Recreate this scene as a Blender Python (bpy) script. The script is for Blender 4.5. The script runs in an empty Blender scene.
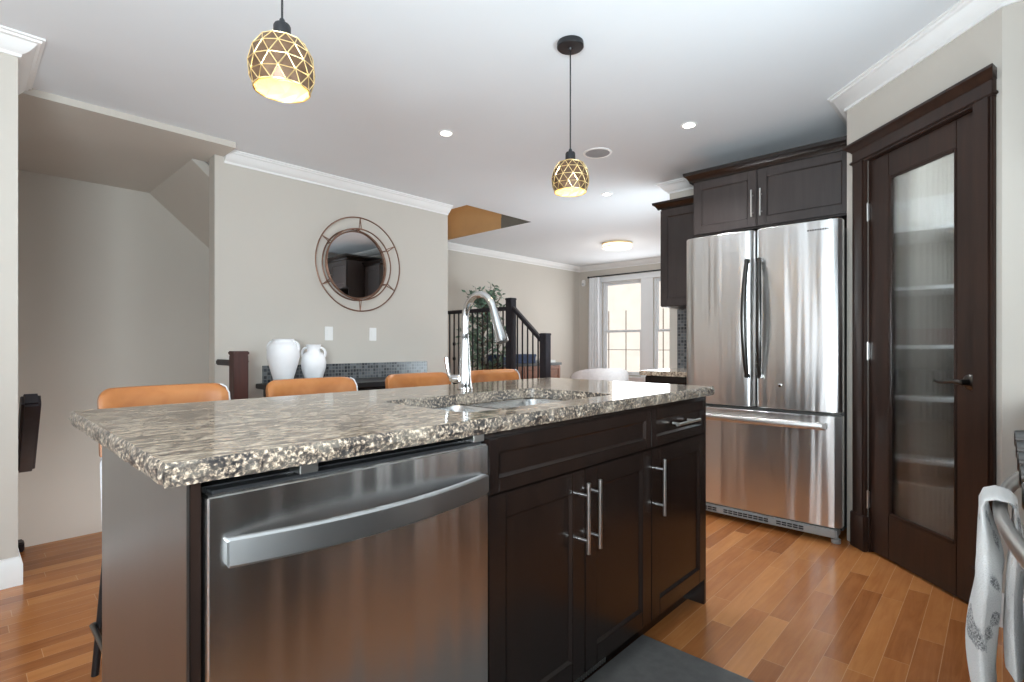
import bpy, bmesh, math, random
from mathutils import Vector, Matrix, noise

random.seed(7)
PI = math.pi
sc = bpy.context.scene
col = sc.collection

# ------------------------------------------------------------------ camera
F_PX, YAW, CY, EYE = 522.0, math.radians(43.2), 345.4, 1.10
cd = bpy.data.cameras.new('camera')
cd.sensor_width = 36.0
cd.lens = F_PX / 1024.0 * 36.0
cd.shift_y = (CY - 341.0) / 1024.0
cd.clip_start = 0.02
cam = bpy.data.objects.new('camera', cd)
cam.location = (0, 0, EYE)
cam.rotation_euler = (PI / 2, 0, YAW - PI / 2)
col.objects.link(cam)
sc.camera = cam

# ------------------------------------------------------------------ colour management, world, sun, large lights
sc.view_settings.view_transform = 'Standard'
sc.view_settings.look = 'None'
sc.view_settings.gamma = 1.0
sc.view_settings.use_curve_mapping = False
sc.view_settings.exposure = 1.15

world = bpy.data.worlds.new('daylight')
sc.world = world
world.use_nodes = True
wn = world.node_tree.nodes['Background']
wn.inputs[0].default_value = (0.86, 0.93, 1.0, 1)
wn.inputs[1].default_value = 0.65


def lamp(name, kind, loc, energy, rot=(0, 0, 0), size=None, size_y=None, color=(1, 1, 1), **kw):
    l = bpy.data.lights.new(name, kind)
    l.energy = energy
    l.color = color
    if kind == 'AREA':
        l.size = size
        if size_y:
            l.shape = 'RECTANGLE'
            l.size_y = size_y
    elif size is not None and kind in ('POINT', 'SPOT'):
        l.shadow_soft_size = size
    for k, v in kw.items():
        setattr(l, k, v)
    o = bpy.data.objects.new(name, l)
    o.location = loc
    o.rotation_euler = rot
    col.objects.link(o)
    return o


sun = lamp('sun', 'SUN', (0, 0, 8), 0.8, color=(1, 0.95, 0.88), angle=0.02)
sun.rotation_euler = Vector((0.5, 0.8, -0.9)).to_track_quat('-Z', 'Y').to_euler()
# photographer's flash behind the viewer; the other spots are added fill
LC = (0.80, 0.925, 1.0)


def fill_spot(loc, aim, energy, angle=130):
    o = lamp('room_fill', 'SPOT', loc, energy, size=0.45, color=LC, spot_size=math.radians(angle), spot_blend=1.0)
    o.rotation_euler = (Vector(aim) - Vector(loc)).to_track_quat('-Z', 'Y').to_euler()
    return o


fill_spot((-0.5, -0.1, 1.35), (1.3, 2.0, 2.5), 66)
fill_spot((1.72, -0.22, 1.15), (1.7, 1.3, 2.5), 60, 150)
fill_spot((4.75, 1.85, 0.95), (3.7, 3.6, 2.5), 78)
fill_spot((5.3, 1.4, 1.4), (7.7, 4.4, 1.3), 42, 100)
lamp('front_fill', 'AREA', (-0.65, -0.45, 1.20), 72, rot=Vector((0.66, 0.62, 0.30)).to_track_quat('-Z', 'Y').to_euler(), size=0.9, color=LC)  # added area lamp, fills the room from behind the viewer
# daylight through the patio door behind the camera
lamp('patio_daylight', 'AREA', (-2.70, 1.3, 1.15), 4.5, rot=(0, -PI / 2, 0), size=1.9, size_y=2.0, color=(0.92, 0.97, 1.0))
# daylight through the living-room windows
lamp('window_daylight', 'AREA', (7.69, 4.2, 1.4), 14, rot=(0, PI / 2, 0), size=1.4, size_y=1.3, color=(0.92, 0.97, 1.0))


# ------------------------------------------------------------------ node helpers
class NT:
    def __init__(s, name):
        s.m = bpy.data.materials.new(name)
        s.m.use_nodes = True
        s.t = s.m.node_tree
        s.b = s.t.nodes['Principled BSDF']

    def n(s, typ, **kw):
        nd = s.t.nodes.new(typ)
        for k, v in kw.items():
            if k.startswith('i_'):
                key = k[2:]
                nd.inputs[int(key) if key.isdigit() else key.replace('_', ' ')].default_value = v
            else:
                setattr(nd, k, v)
        return nd

    def l(s, a, b):
        s.t.links.new(a, b)

    def math(s, op, a, b=None):
        nd = s.n('ShaderNodeMath', operation=op)
        for i, v in enumerate((a, b)):
            if v is None:
                continue
            if isinstance(v, (int, float)):
                nd.inputs[i].default_value = v
            else:
                s.l(v, nd.inputs[i])
        return nd.outputs[0]

    def coords(s, scale=(1, 1, 1), world_space=True):
        if world_space:
            g = s.n('ShaderNodeNewGeometry').outputs['Position']
        else:
            g = s.n('ShaderNodeTexCoord').outputs['Object']
        mp = s.n('ShaderNodeMapping')
        mp.inputs['Scale'].default_value = scale
        s.l(g, mp.inputs[0])
        return mp.outputs[0]

    def ramp(s, fac, stops, interp='LINEAR'):
        r = s.n('ShaderNodeValToRGB')
        r.color_ramp.interpolation = interp
        e = r.color_ramp.elements
        while len(e) < len(stops):
            e.new(0.5)
        for k, (p, c) in enumerate(stops):
            e[k].position = p
            e[k].color = c if len(c) == 4 else (*c, 1)
        s.l(fac, r.inputs[0])
        return r.outputs[0]

    def noise(s, co, scale, detail=3, rough=0.5, dist=0.0):
        nd = s.n('ShaderNodeTexNoise')
        nd.inputs['Scale'].default_value = scale
        nd.inputs['Detail'].default_value = detail
        nd.inputs['Roughness'].default_value = rough
        nd.inputs['Distortion'].default_value = dist
        s.l(co, nd.inputs['Vector'])
        return nd.outputs[0]

    def mix(s, fac, a, b, mode='MIX'):
        nd = s.n('ShaderNodeMix', data_type='RGBA', blend_type=mode)
        for i, v in ((0, fac), (6, a), (7, b)):
            if isinstance(v, (int, float)):
                nd.inputs[i].default_value = v
            elif isinstance(v, tuple):
                nd.inputs[i].default_value = v if len(v) == 4 else (*v, 1)
            else:
                s.l(v, nd.inputs[i])
        return nd.outputs[2]

    def bump(s, h, strength, dist=0.01):
        nd = s.n('ShaderNodeBump')
        nd.inputs['Strength'].default_value = strength
        nd.inputs['Distance'].default_value = dist
        s.l(h, nd.inputs['Height'])
        s.l(nd.outputs[0], s.b.inputs['Normal'])

    def set(s, **kw):
        names = dict(color='Base Color', rough='Roughness', metal='Metallic', spec='Specular IOR Level', ior='IOR',
                     trans='Transmission Weight', coat='Coat Weight', coat_rough='Coat Roughness', sheen='Sheen Weight',
                     emit='Emission Color', emit_s='Emission Strength', alpha='Alpha', aniso='Anisotropic', sss='Subsurface Weight')
        for k, v in kw.items():
            inp = s.b.inputs[names[k]]
            if isinstance(v, (int, float)):
                inp.default_value = v
            elif isinstance(v, tuple):
                inp.default_value = v if len(v) == 4 else (*v, 1)
            else:
                s.l(v, inp)
        return s


def plain(name, color, rough=0.5, metal=0.0, var=0.06, scale=9.0, bump=0.0, **kw):
    t = NT(name)
    co = t.coords()
    n = t.noise(co, scale, 3)
    lo = tuple(c * (1 - var) for c in color)
    hi = tuple(min(1, c * (1 + var)) for c in color)
    t.set(color=t.ramp(n, [(0.3, lo), (0.7, hi)]), rough=rough, metal=metal, **kw)
    if bump:
        t.bump(t.noise(co, scale * 25, 2), bump, 0.002)
    return t.m


def steel(name, color, rough, wave=0.25, stretch=(6, 6, 0.35), aniso=0.65):
    t = NT(name)
    wav = t.noise(t.coords(stretch), 1.0, 2, 0.45)
    tan = t.n('ShaderNodeTangent', direction_type='RADIAL', axis='Z')
    t.l(tan.outputs[0], t.b.inputs['Tangent'])
    t.b.inputs['Anisotropic Rotation'].default_value = 0.25
    t.set(color=color, metal=1.0, rough=rough, aniso=aniso)
    t.bump(t.math('MULTIPLY', wav, 0.03 * wave), 1.0, 1.0)
    return t.m


M = {}
M['wall'] = plain('greige wall paint', (0.585, 0.538, 0.478), 0.75, var=0.015, scale=2, bump=0.02)
M['wall_warm_light'] = plain('warm light wall tint', (0.50, 0.31, 0.15), 0.8, var=0.05, scale=3)  # warm upstairs light put into the wall colour
M['ceil'] = plain('white ceiling paint', (0.77, 0.79, 0.81), 0.85, var=0.01, scale=2)
M['trim'] = plain('white trim paint', (0.87, 0.86, 0.845), 0.4, var=0.01)
M['vinyl'] = plain('white window vinyl', (0.86, 0.87, 0.88), 0.35, var=0.01)
M['dark_grey'] = plain('dark grey wall strip', (0.13, 0.135, 0.13), 0.7)
M['grille_grey'] = plain('grey speaker cloth', (0.34, 0.34, 0.35), 0.8)
M['black'] = plain('black plastic', (0.012, 0.012, 0.013), 0.35)
M['black_metal'] = plain('black powder coated metal', (0.018, 0.018, 0.02), 0.4, metal=0.3)
M['chrome'] = plain('polished chrome', (0.62, 0.62, 0.62), 0.12, metal=1.0, var=0.01)
M['nickel'] = plain('brushed nickel', (0.72, 0.70, 0.67), 0.28, metal=1.0, var=0.03)
M['steel'] = steel('brushed stainless door', (0.78, 0.775, 0.765), 0.28, 0.5, stretch=(9, 9, 0.5))
M['steel_dw'] = steel('darker brushed stainless', (0.80, 0.795, 0.79), 0.25, 0.5, stretch=(8, 8, 0.4))
M['steel_trim'] = plain('bright stainless trim', (0.62, 0.605, 0.585), 0.36, metal=1.0, var=0.03)
M['steel_bar'] = plain('satin stainless bar', (0.47, 0.465, 0.46), 0.33, metal=1.0, var=0.02)
M['steel_panel'] = steel('satin metal laminate', (0.27, 0.262, 0.257), 0.36, 0.05)
M['sink'] = plain('satin sink steel', (0.70, 0.70, 0.69), 0.27, metal=1.0, var=0.03)
M['fridge_side'] = plain('dark grey fridge body', (0.09, 0.085, 0.08), 0.4, metal=0.4)
M['handle_dark'] = plain('dark polished steel handle', (0.10, 0.095, 0.09), 0.28, metal=1.0)
M['grille'] = plain('grey plastic grille', (0.36, 0.36, 0.35), 0.45)
M['white_plastic'] = plain('white plastic', (0.87, 0.855, 0.83), 0.4, var=0.01)
M['ceramic'] = plain('matte white ceramic', (0.86, 0.86, 0.87), 0.45, var=0.02, scale=20, bump=0.05)
M['cloth_white'] = plain('white voile', (0.85, 0.85, 0.86), 0.9, var=0.03)
M['cloth_cream'] = plain('pale grey upholstery', (0.66, 0.62, 0.61), 0.9, var=0.05, scale=40, bump=0.1)
M['cloth_grey'] = plain('light grey woven fabric', (0.55, 0.55, 0.56), 0.85, var=0.08, scale=60, bump=0.1)
M['navy'] = plain('navy woven fabric', (0.04, 0.06, 0.12), 0.85, var=0.15, scale=40)
M['brown_wood'] = plain('red brown wood', (0.22, 0.09, 0.05), 0.45, var=0.2, scale=14)
M['copper'] = plain('aged copper wire', (0.23, 0.13, 0.09), 0.4, metal=0.8, var=0.2, scale=40)
M['gold'] = plain('gold wire', (0.95, 0.72, 0.36), 0.28, metal=0.9, var=0.06, scale=60)
M['mat'] = plain('grey rubber mat', (0.12, 0.114, 0.108), 0.75, var=0.12, scale=30, bump=0.1)
M['leaf'] = plain('leaf green', (0.15, 0.24, 0.17), 0.5, var=0.5, scale=18)
M['bark'] = plain('bark brown', (0.12, 0.08, 0.05), 0.8, var=0.3, scale=30)
M['newel'] = plain('black brown stained newel wood', (0.022, 0.020, 0.026), 0.38, var=0.25, scale=20)
M['card'] = plain('brown cardboard', (0.42, 0.29, 0.18), 0.8, var=0.06)
M['red_pack'] = plain('dull red packaging', (0.36, 0.10, 0.07), 0.5)
M['pale_pack'] = plain('cream packaging', (0.62, 0.60, 0.55), 0.5)
M['shelf'] = plain('white melamine shelf', (0.78, 0.78, 0.77), 0.5, var=0.01)
M['snow'] = plain('trodden snow', (0.8, 0.82, 0.85), 0.8, var=0.05)
M['facade'] = plain('beige stucco', (0.80, 0.70, 0.60), 0.85, var=0.05, scale=3)
M['glassdoor_black'] = plain('black oven glass', (0.01, 0.01, 0.011), 0.06)
M['mirror'] = plain('mirror silver', (0.86, 0.87, 0.88), 0.015, metal=1.0, var=0.0)


def dark_wood(name, a, b, rough, scale=(30, 30, 2.2)):
    t = NT(name)
    n = t.noise(t.coords(scale), 1.0, 5, 0.6, 0.6)
    blot = t.noise(t.coords((3, 3, 3)), 1.0, 2)
    f = t.math('ADD', t.math('MULTIPLY', n, 0.7), t.math('MULTIPLY', blot, 0.3))
    r = t.n('ShaderNodeMapRange', i_3=rough * 0.85, i_4=rough * 1.25)
    t.l(blot, r.inputs[0])
    t.set(color=t.ramp(f, [(0.3, a), (0.68, b)]), rough=r.outputs[0], spec=0.5)
    t.bump(n, 0.05, 0.002)
    return t.m


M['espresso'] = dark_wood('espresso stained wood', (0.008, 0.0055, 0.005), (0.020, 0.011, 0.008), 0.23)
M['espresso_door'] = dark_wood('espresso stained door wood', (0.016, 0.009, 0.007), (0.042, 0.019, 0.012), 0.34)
M['espresso_lit'] = dark_wood('espresso stained wood lightened as lit', (0.030, 0.022, 0.020), (0.048, 0.036, 0.033), 0.36)  # same espresso stain, lightened for the light on the upper fronts
M['post_wood'] = dark_wood('mahogany stained post wood', (0.03, 0.012, 0.010), (0.085, 0.03, 0.022), 0.4)


def leather():
    t = NT('tan leather')
    co = t.coords()
    n = t.noise(co, 9, 3, 0.55, 0.4)
    t.set(color=t.ramp(n, [(0.2, (0.27, 0.088, 0.020)), (0.5, (0.36, 0.128, 0.033)), (0.8, (0.45, 0.185, 0.058))]), rough=0.42)
    t.bump(t.noise(co, 260, 2), 0.12, 0.002)
    return t.m


M['leather'] = leather()


def floor_mat():
    t = NT('maple plank floor')
    pos = t.n('ShaderNodeNewGeometry').outputs['Position']
    sx = t.n('ShaderNodeSeparateXYZ')
    t.l(pos, sx.inputs[0])
    X, Y = sx.outputs[0], sx.outputs[1]
    W, L = 0.077, 0.70
    yr = t.math('DIVIDE', Y, W)
    row = t.math('FLOOR', yr)
    wn1 = t.n('ShaderNodeTexWhiteNoise', noise_dimensions='1D')
    t.l(row, wn1.inputs['W'])
    xo = t.math('ADD', t.math('DIVIDE', X, L), t.math('MULTIPLY', wn1.outputs[0], 7.3))
    cell = t.math('FLOOR', xo)
    cx = t.n('ShaderNodeCombineXYZ')
    t.l(row, cx.inputs[0])
    t.l(cell, cx.inputs[1])
    wn2 = t.n('ShaderNodeTexWhiteNoise', noise_dimensions='3D')
    t.l(cx.outputs[0], wn2.inputs[0])
    fy = t.math('FRACT', yr)
    fx = t.math('FRACT', xo)
    ey = t.math('MINIMUM', fy, t.math('SUBTRACT', 1.0, fy))
    ex = t.math('MULTIPLY', t.math('MINIMUM', fx, t.math('SUBTRACT', 1.0, fx)), L / W)
    seam = t.math('LESS_THAN', t.math('MINIMUM', ey, ex), 0.014)
    # grain
    gv = t.n('ShaderNodeVectorMath', operation='ADD')
    t.l(pos, gv.inputs[0])
    t.l(wn2.outputs[1], gv.inputs[1])
    mp = t.n('ShaderNodeMapping')
    mp.inputs['Scale'].default_value = (2.2, 26, 1)
    t.l(gv.outputs[0], mp.inputs[0])
    g = t.noise(mp.outputs[0], 1.0, 5, 0.62, 1.3)
    blot = t.noise(t.coords((5, 9, 1)), 1.0, 3, 0.6)
    f = t.math('ADD', t.math('ADD', t.math('MULTIPLY', wn2.outputs[0], 0.38), t.math('MULTIPLY', g, 0.42)), t.math('MULTIPLY', blot, 0.22))
    c = t.ramp(f, [(0.22, (0.25, 0.080, 0.023)), (0.5, (0.43, 0.158, 0.047)), (0.8, (0.60, 0.255, 0.085))])
    c = t.mix(t.math('MULTIPLY', seam, 0.35), c, (0.80, 0.50, 0.27))
    t.set(color=c, rough=0.19, spec=0.45)
    hh = t.math('ADD', t.math('MULTIPLY', seam, -0.6), t.math('MULTIPLY', g, 0.12))
    t.bump(hh, 0.25, 0.002)
    return t.m


M['floor'] = floor_mat()


def granite(name, edge=False, gloss=0.09):
    t = NT(name)
    warp = t.noise(t.coords((17, 38, 38)), 1.0, 5, 0.70, 1.2)
    fine = t.noise(t.coords((60, 110, 110)), 1.0, 4, 0.7, 0.4)
    v = t.n('ShaderNodeTexVoronoi', feature='F1')
    v.inputs['Scale'].default_value = 1.0
    t.l(t.coords((75, 90, 90) if not edge else (120, 120, 120)), v.inputs['Vector'])
    vc = t.n('ShaderNodeSeparateColor')
    t.l(v.outputs['Color'], vc.inputs[0])
    base = t.ramp(warp, [(0.32, (0.045, 0.036, 0.033)), (0.42, (0.19, 0.145, 0.12)), (0.51, (0.47, 0.38, 0.29)), (0.62, (0.72, 0.62, 0.49)), (0.8, (0.52, 0.47, 0.42))])
    if edge:
        sp = t.noise(t.coords((130, 130, 130)), 1.0, 4, 0.62, 0.3)
        grain = t.ramp(sp, [(0.40, (0.014, 0.013, 0.014)), (0.49, (0.05, 0.042, 0.038)), (0.56, (0.24, 0.18, 0.13)), (0.64, (0.54, 0.44, 0.335)), (0.76, (0.70, 0.64, 0.55))])
        big = t.noise(t.coords((11, 11, 11)), 1.0, 2, 0.5)
        c = t.mix(t.ramp(big, [(0.35, (0.72, 0.72, 0.72)), (0.6, (1, 1, 1))]), base, grain)
    else:
        spot = t.ramp(fine, [(0.36, (0.10, 0.09, 0.09)), (0.47, (1, 1, 1))])
        c = t.mix(0.7, base, spot, 'MULTIPLY')
        grain = t.ramp(vc.outputs[0], [(0.0, (0.45, 0.42, 0.40)), (0.3, (0.85, 0.80, 0.74)), (0.8, (1.0, 0.98, 0.95))])
        c = t.mix(0.6, c, grain, 'MULTIPLY')
        streak = t.ramp(t.noise(t.coords((8, 34, 34)), 1.0, 4, 0.62, 1.0), [(0.55, (1, 1, 1)), (0.64, (0.34, 0.29, 0.26))])
        c = t.mix(0.75, c, streak, 'MULTIPLY')
    t.set(color=c, rough=gloss, spec=0.5)
    if edge:
        t.bump(fine, 0.5, 0.004)
    return t.m


M['granite'] = granite('polished granite')
M['granite_edge'] = granite('chiselled granite edge', True, 0.3)


def mosaic():
    t = NT('grey mosaic tile')
    pos = t.n('ShaderNodeNewGeometry').outputs['Position']
    sx = t.n('ShaderNodeSeparateXYZ')
    t.l(pos, sx.inputs[0])
    S = 0.028
    u = t.math('DIVIDE', t.math('ADD', sx.outputs[0], sx.outputs[1]), S)
    w = t.math('DIVIDE', sx.outputs[2], S)
    fu, fw = t.math('FRACT', u), t.math('FRACT', w)
    e = t.math('MINIMUM', t.math('MINIMUM', fu, t.math('SUBTRACT', 1.0, fu)), t.math('MINIMUM', fw, t.math('SUBTRACT', 1.0, fw)))
    g = t.math('LESS_THAN', e, 0.1)
    cx = t.n('ShaderNodeCombineXYZ')
    t.l(t.math('FLOOR', u), cx.inputs[0])
    t.l(t.math('FLOOR', w), cx.inputs[1])
    wn = t.n('ShaderNodeTexWhiteNoise', noise_dimensions='3D')
    t.l(cx.outputs[0], wn.inputs[0])
    c = t.ramp(wn.outputs[0], [(0.0, (0.035, 0.037, 0.042)), (0.6, (0.10, 0.105, 0.115)), (1.0, (0.17, 0.18, 0.19))])
    t.set(color=t.mix(g, c, (0.19, 0.19, 0.185)), rough=0.25)
    return t.m


M['mosaic'] = mosaic()


def glow(name, color, strength):
    t = NT(name)
    t.set(color=(0.9, 0.9, 0.88), emit=color, emit_s=strength, rough=0.4)
    return t.m


M['lamp_white'] = glow('lit white diffuser', (1, 0.95, 0.86), 0.62)
M['lamp_down'] = glow('lit downlight lens', (1, 0.97, 0.92), 8.0)
M['bulb'] = glow('lit warm bulb', (1, 0.80, 0.45), 3.5)


def glass(name, rough=0.0, color=(0.97, 0.98, 0.98), ior=1.3):
    t = NT(name)
    t.set(color=color, rough=rough, trans=1.0, ior=ior)
    return t.m


M['reeded'] = glass('reeded glass', 0.07, (0.84, 0.86, 0.87))


def pane_glass():
    t = NT('clear window glass')
    tr = t.n('ShaderNodeBsdfTransparent')
    gl = t.n('ShaderNodeBsdfGlossy')
    gl.inputs['Roughness'].default_value = 0.02
    fr = t.n('ShaderNodeFresnel', i_IOR=1.35)
    mx = t.n('ShaderNodeMixShader')
    t.l(fr.outputs[0], mx.inputs[0])
    t.l(tr.outputs[0], mx.inputs[1])
    t.l(gl.outputs[0], mx.inputs[2])
    t.l(mx.outputs[0], t.t.nodes['Material Output'].inputs[0])
    return t.m


M['pane'] = pane_glass()


def bronze_facet():
    t = NT('smoked bronze shade')
    n = t.noise(t.coords(), 40, 2)
    t.set(color=t.ramp(n, [(0.3, (0.085, 0.045, 0.022)), (0.7, (0.17, 0.095, 0.052))]), rough=0.45, metal=0.35)
    return t.m


M['bronze'] = bronze_facet()
M['shade_in'] = plain('pale gold shade lining', (0.85, 0.60, 0.20), 0.45, metal=0.1)


def towel_mat():
    t = NT('white and grey knit cotton')
    co = t.coords()
    n = t.noise(co, 9, 2, 0.5, 0.4)
    w = t.noise(co, 330, 2)
    band = t.math('GREATER_THAN', t.math('ADD', n, t.math('MULTIPLY', w, 0.10)), 0.68)
    weave = t.ramp(w, [(0.45, (0.12, 0.12, 0.125)), (0.58, (0.62, 0.62, 0.61))])
    t.set(color=t.mix(band, (0.78, 0.77, 0.75), weave), rough=0.95, sheen=0.3)
    t.bump(w, 0.6, 0.003)
    return t.m


M['towel'] = towel_mat()


# ------------------------------------------------------------------ mesh helpers
class MB:
    def __init__(s):
        s.bm = bmesh.new()

    def _new(s, verts, faces, mi=0, M4=None):
        vs = [s.bm.verts.new(M4 @ Vector(v) if M4 else v) for v in verts]
        out = []
        for f in faces:
            try:
                fc = s.bm.faces.new([vs[i] for i in f])
                fc.material_index = mi
                out.append(fc)
            except ValueError:
                pass
        return vs, out

    def box(s, x0, x1, y0, y1, z0, z1, bev=0.0, mi=0, seg=2, M4=None):
        v = [(x, y, z) for x in (x0, x1) for y in (y0, y1) for z in (z0, z1)]
        f = [(0, 1, 3, 2), (4, 6, 7, 5), (0, 4, 5, 1), (2, 3, 7, 6), (0, 2, 6, 4), (1, 5, 7, 3)]
        vs, fs = s._new(v, f, mi, M4)
        if bev > 0:
            es = list({e for fc in fs for e in fc.edges})
            r = bmesh.ops.bevel(s.bm, geom=es, offset=bev, segments=seg, affect='EDGES', clamp_overlap=True)
            for fc in r['faces']:
                fc.material_index = mi
        return s

    def prism(s, poly, z0, z1, mi=0, M4=None, bev=0.0):
        n = len(poly)
        v = [(p[0], p[1], z0) for p in poly] + [(p[0], p[1], z1) for p in poly]
        f = [tuple(range(n))[::-1], tuple(range(n, 2 * n))] + [(i, (i + 1) % n, n + (i + 1) % n, n + i) for i in range(n)]
        vs, fs = s._new(v, f, mi, M4)
        if bev > 0:
            bmesh.ops.bevel(s.bm, geom=list({e for fc in fs for e in fc.edges}), offset=bev, segments=2, affect='EDGES', clamp_overlap=True)
        return s

    def rings(s, rings, closed=True, cap0=True, cap1=True, mi=0):
        vr = [[s.bm.verts.new(p) for p in r] for r in rings]
        n = len(rings[0])
        for a, b in zip(vr, vr[1:]):
            for i in range(n if closed else n - 1):
                j = (i + 1) % n
                f = s.bm.faces.new((a[i], a[j], b[j], b[i]))
                f.material_index = mi
        if cap0:
            s.bm.faces.new(vr[0][::-1]).material_index = mi
        if cap1:
            s.bm.faces.new(vr[-1]).material_index = mi
        return vr

    def tube(s, path, r, n=12, mi=0, caps=True, flat=None):
        """sweep a circle (or ellipse flat=(rx, ry)) along a path; r a number or a list"""
        P = [Vector(p) for p in path]
        rs = r if isinstance(r, (list, tuple)) else [r] * len(P)
        out = []
        up = None
        for i, p in enumerate(P):
            if i == 0:
                d = P[1] - p
            elif i == len(P) - 1:
                d = p - P[i - 1]
            else:
                d = (P[i + 1] - p).normalized() + (p - P[i - 1]).normalized()
            d.normalize()
            if up is None:
                up = Vector((0, 0, 1)) if abs(d.z) < 0.95 else Vector((1, 0, 0))
            a = d.cross(up)
            if a.length < 1e-5:
                a = d.cross(Vector((0, 1, 0)))
            a.normalize()
            b = a.cross(d).normalized()
            up = b
            ra, rb = (rs[i], rs[i]) if flat is None else (flat[0] * rs[i], flat[1] * rs[i])
            out.append([p + a * ra * math.cos(2 * PI * k / n) + b * rb * math.sin(2 * PI * k / n) for k in range(n)])
        s.rings(out, True, caps, caps, mi)
        return s

    def torus(s, c, R, r, axis='Z', n=64, m=10, mi=0, M4=None):
        c = Vector(c)
        base = len(s.bm.verts)
        vr = []
        for i in range(n):
            a = 2 * PI * i / n
            ring = []
            for k in range(m):
                b = 2 * PI * k / m
                q = (R + r * math.cos(b))
                p = {'Z': (q * math.cos(a), q * math.sin(a), r * math.sin(b)),
                     'Y': (q * math.cos(a), r * math.sin(b), q * math.sin(a)),
                     'X': (r * math.sin(b), q * math.cos(a), q * math.sin(a))}[axis]
                ring.append(s.bm.verts.new(c + Vector(p)))
            vr.append(ring)
        for i in range(n):
            for k in range(m):
                f = s.bm.faces.new((vr[i][k], vr[(i + 1) % n][k], vr[(i + 1) % n][(k + 1) % m], vr[i][(k + 1) % m]))
                f.material_index = mi
        return s

    def lathe(s, prof, c=(0, 0, 0), n=32, mi=0, caps=True):
        c = Vector(c)
        s.rings([[c + Vector((r * math.cos(2 * PI * k / n), r * math.sin(2 * PI * k / n), z)) for k in range(n)] for r, z in prof],
                True, caps, caps, mi)
        return s

    def sweep(s, path, prof, side=1, mi=0):
        """mitred moulding along an XY path: prof = (offset from the wall, z); side 1 = right of travel"""
        pts = [Vector((p[0], p[1])) for p in path]
        out = []
        for i, p in enumerate(pts):
            ns = []
            if i > 0:
                d = (p - pts[i - 1]).normalized()
                ns.append(Vector((d.y, -d.x)) * side)
            if i < len(pts) - 1:
                d = (pts[i + 1] - p).normalized()
                ns.append(Vector((d.y, -d.x)) * side)
            if len(ns) == 2:
                nn = (ns[0] + ns[1]).normalized()
                nn = nn / max(0.2, nn.dot(ns[0]))
            else:
                nn = ns[0]
            out.append([Vector((p.x + nn.x * o, p.y + nn.y * o, z)) for o, z in prof])
        s.rings(out, True, True, True, mi)
        return s

    def build(s, name, mats, parent=None, org=None, smooth=38, local=False, mods=None):
        bm = s.bm
        bmesh.ops.recalc_face_normals(bm, faces=bm.faces[:])
        if not isinstance(mats, (list, tuple)):
            mats = [mats]
        me = bpy.data.meshes.new(name)
        if org is None:
            if parent is not None:
                org = Vector(parent.get('_org', (0, 0, 0))) if not local else Vector((0, 0, 0))
            else:
                xs = [v.co for v in bm.verts]
                org = Vector(((min(v.x for v in xs) + max(v.x for v in xs)) / 2, (min(v.y for v in xs) + max(v.y for v in xs)) / 2, min(v.z for v in xs)))
        org = Vector(org)
        if not local:
            for v in bm.verts:
                v.co -= org
        bm.to_mesh(me)
        bm.free()
        for m in mats:
            me.materials.append(m)
        if smooth:
            me.polygons.foreach_set('use_smooth', [True] * len(me.polygons))
            me.set_sharp_from_angle(angle=math.radians(smooth))
        o = bpy.data.objects.new(name, me)
        col.objects.link(o)
        if parent is not None:
            o.parent = parent
        elif not local:
            o.location = org
        ORG[o.name] = tuple(org)
        o['_org'] = tuple(org)
        return o


ORG = {}


def thing(name, label, cat, loc=(0, 0, 0), rz=0.0, group=None):
    o = bpy.data.objects.new(name, None)
    o.empty_display_size = 0.1
    o.location = loc
    o.rotation_euler = (0, 0, rz)
    o['_org'] = tuple(loc)
    col.objects.link(o)
    return tag(o, label, cat, group)


def tag(o, label=None, cat=None, group=None, kind=None):
    if label:
        o['label'] = label
    if cat:
        o['category'] = cat
    if group:
        o['group'] = group
    if kind:
        o['kind'] = kind
    return o


def struct(name, mb, mats, label=None, cat=None, smooth=38, parent=None):
    o = mb.build(name, mats, parent=parent, smooth=smooth)
    if parent is None:
        tag(o, label, cat, kind='structure')
    return o


def copy_tree(o, parent=None):
    c = o.copy()
    col.objects.link(c)
    if parent is not None:
        c.parent = parent
    for ch in list(o.children):
        copy_tree(ch, c)
    return c


# ------------------------------------------------------------------ room shell
C = 2.51          # ceiling
YL, YM, YF = 3.30, 4.12, 5.60
XE, XK = 7.75, 4.27
PS, PC = 1 / math.sqrt(2), 1.985   # pantry wall: points (s + c)/sqrt2, (s - c)/sqrt2


def pan(s, d=0.0):
    """point on the diagonal pantry wall, s along it, d in front of it"""
    c = PC - d
    return ((s + c) * PS, (s - c) * PS)


m = MB()
m.box(-2.8, XE, -0.9, 3.88, -0.2, 0)
m.box(1.27, XE, 3.88, YF, -0.2, 0)
struct('floor', m, M['floor'], 'glossy amber brown maple plank floor', 'floor')
m = MB()
m.box(-2.9, 7.9, -0.9, 3.92, C, C + 0.12)
m.box(-2.9, 3.51, 3.92, 5.75, C, C + 0.12)
m.box(4.5, 7.9, 3.92, 5.75, C, C + 0.12)
struct('ceiling', m, M['ceil'], 'smooth white painted ceiling with a stair opening cut in it', 'ceiling')

# walls
m = MB()
m.box(-2.8, 0.195, YL, YL + 0.15, 0, C)
m.box(0.055, 0.195, YL + 0.15, YF, -1.6, C)
struct('wall_left', m, M['wall'], 'greige wall ending beside the stairwell opening', 'wall')
m = MB()
m.box(1.27, 3.43, YM, YM + 0.12, 0, C)
struct('wall_middle', m, M['wall'], 'greige wall behind the stools carrying the round mirror', 'wall')
m = MB()
m.box(-0.1, 7.9, YF, YF + 0.15, -1.6, 4.2)
struct('wall_far', m, M['wall'], 'greige wall behind the stair railing and plant', 'wall')
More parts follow.
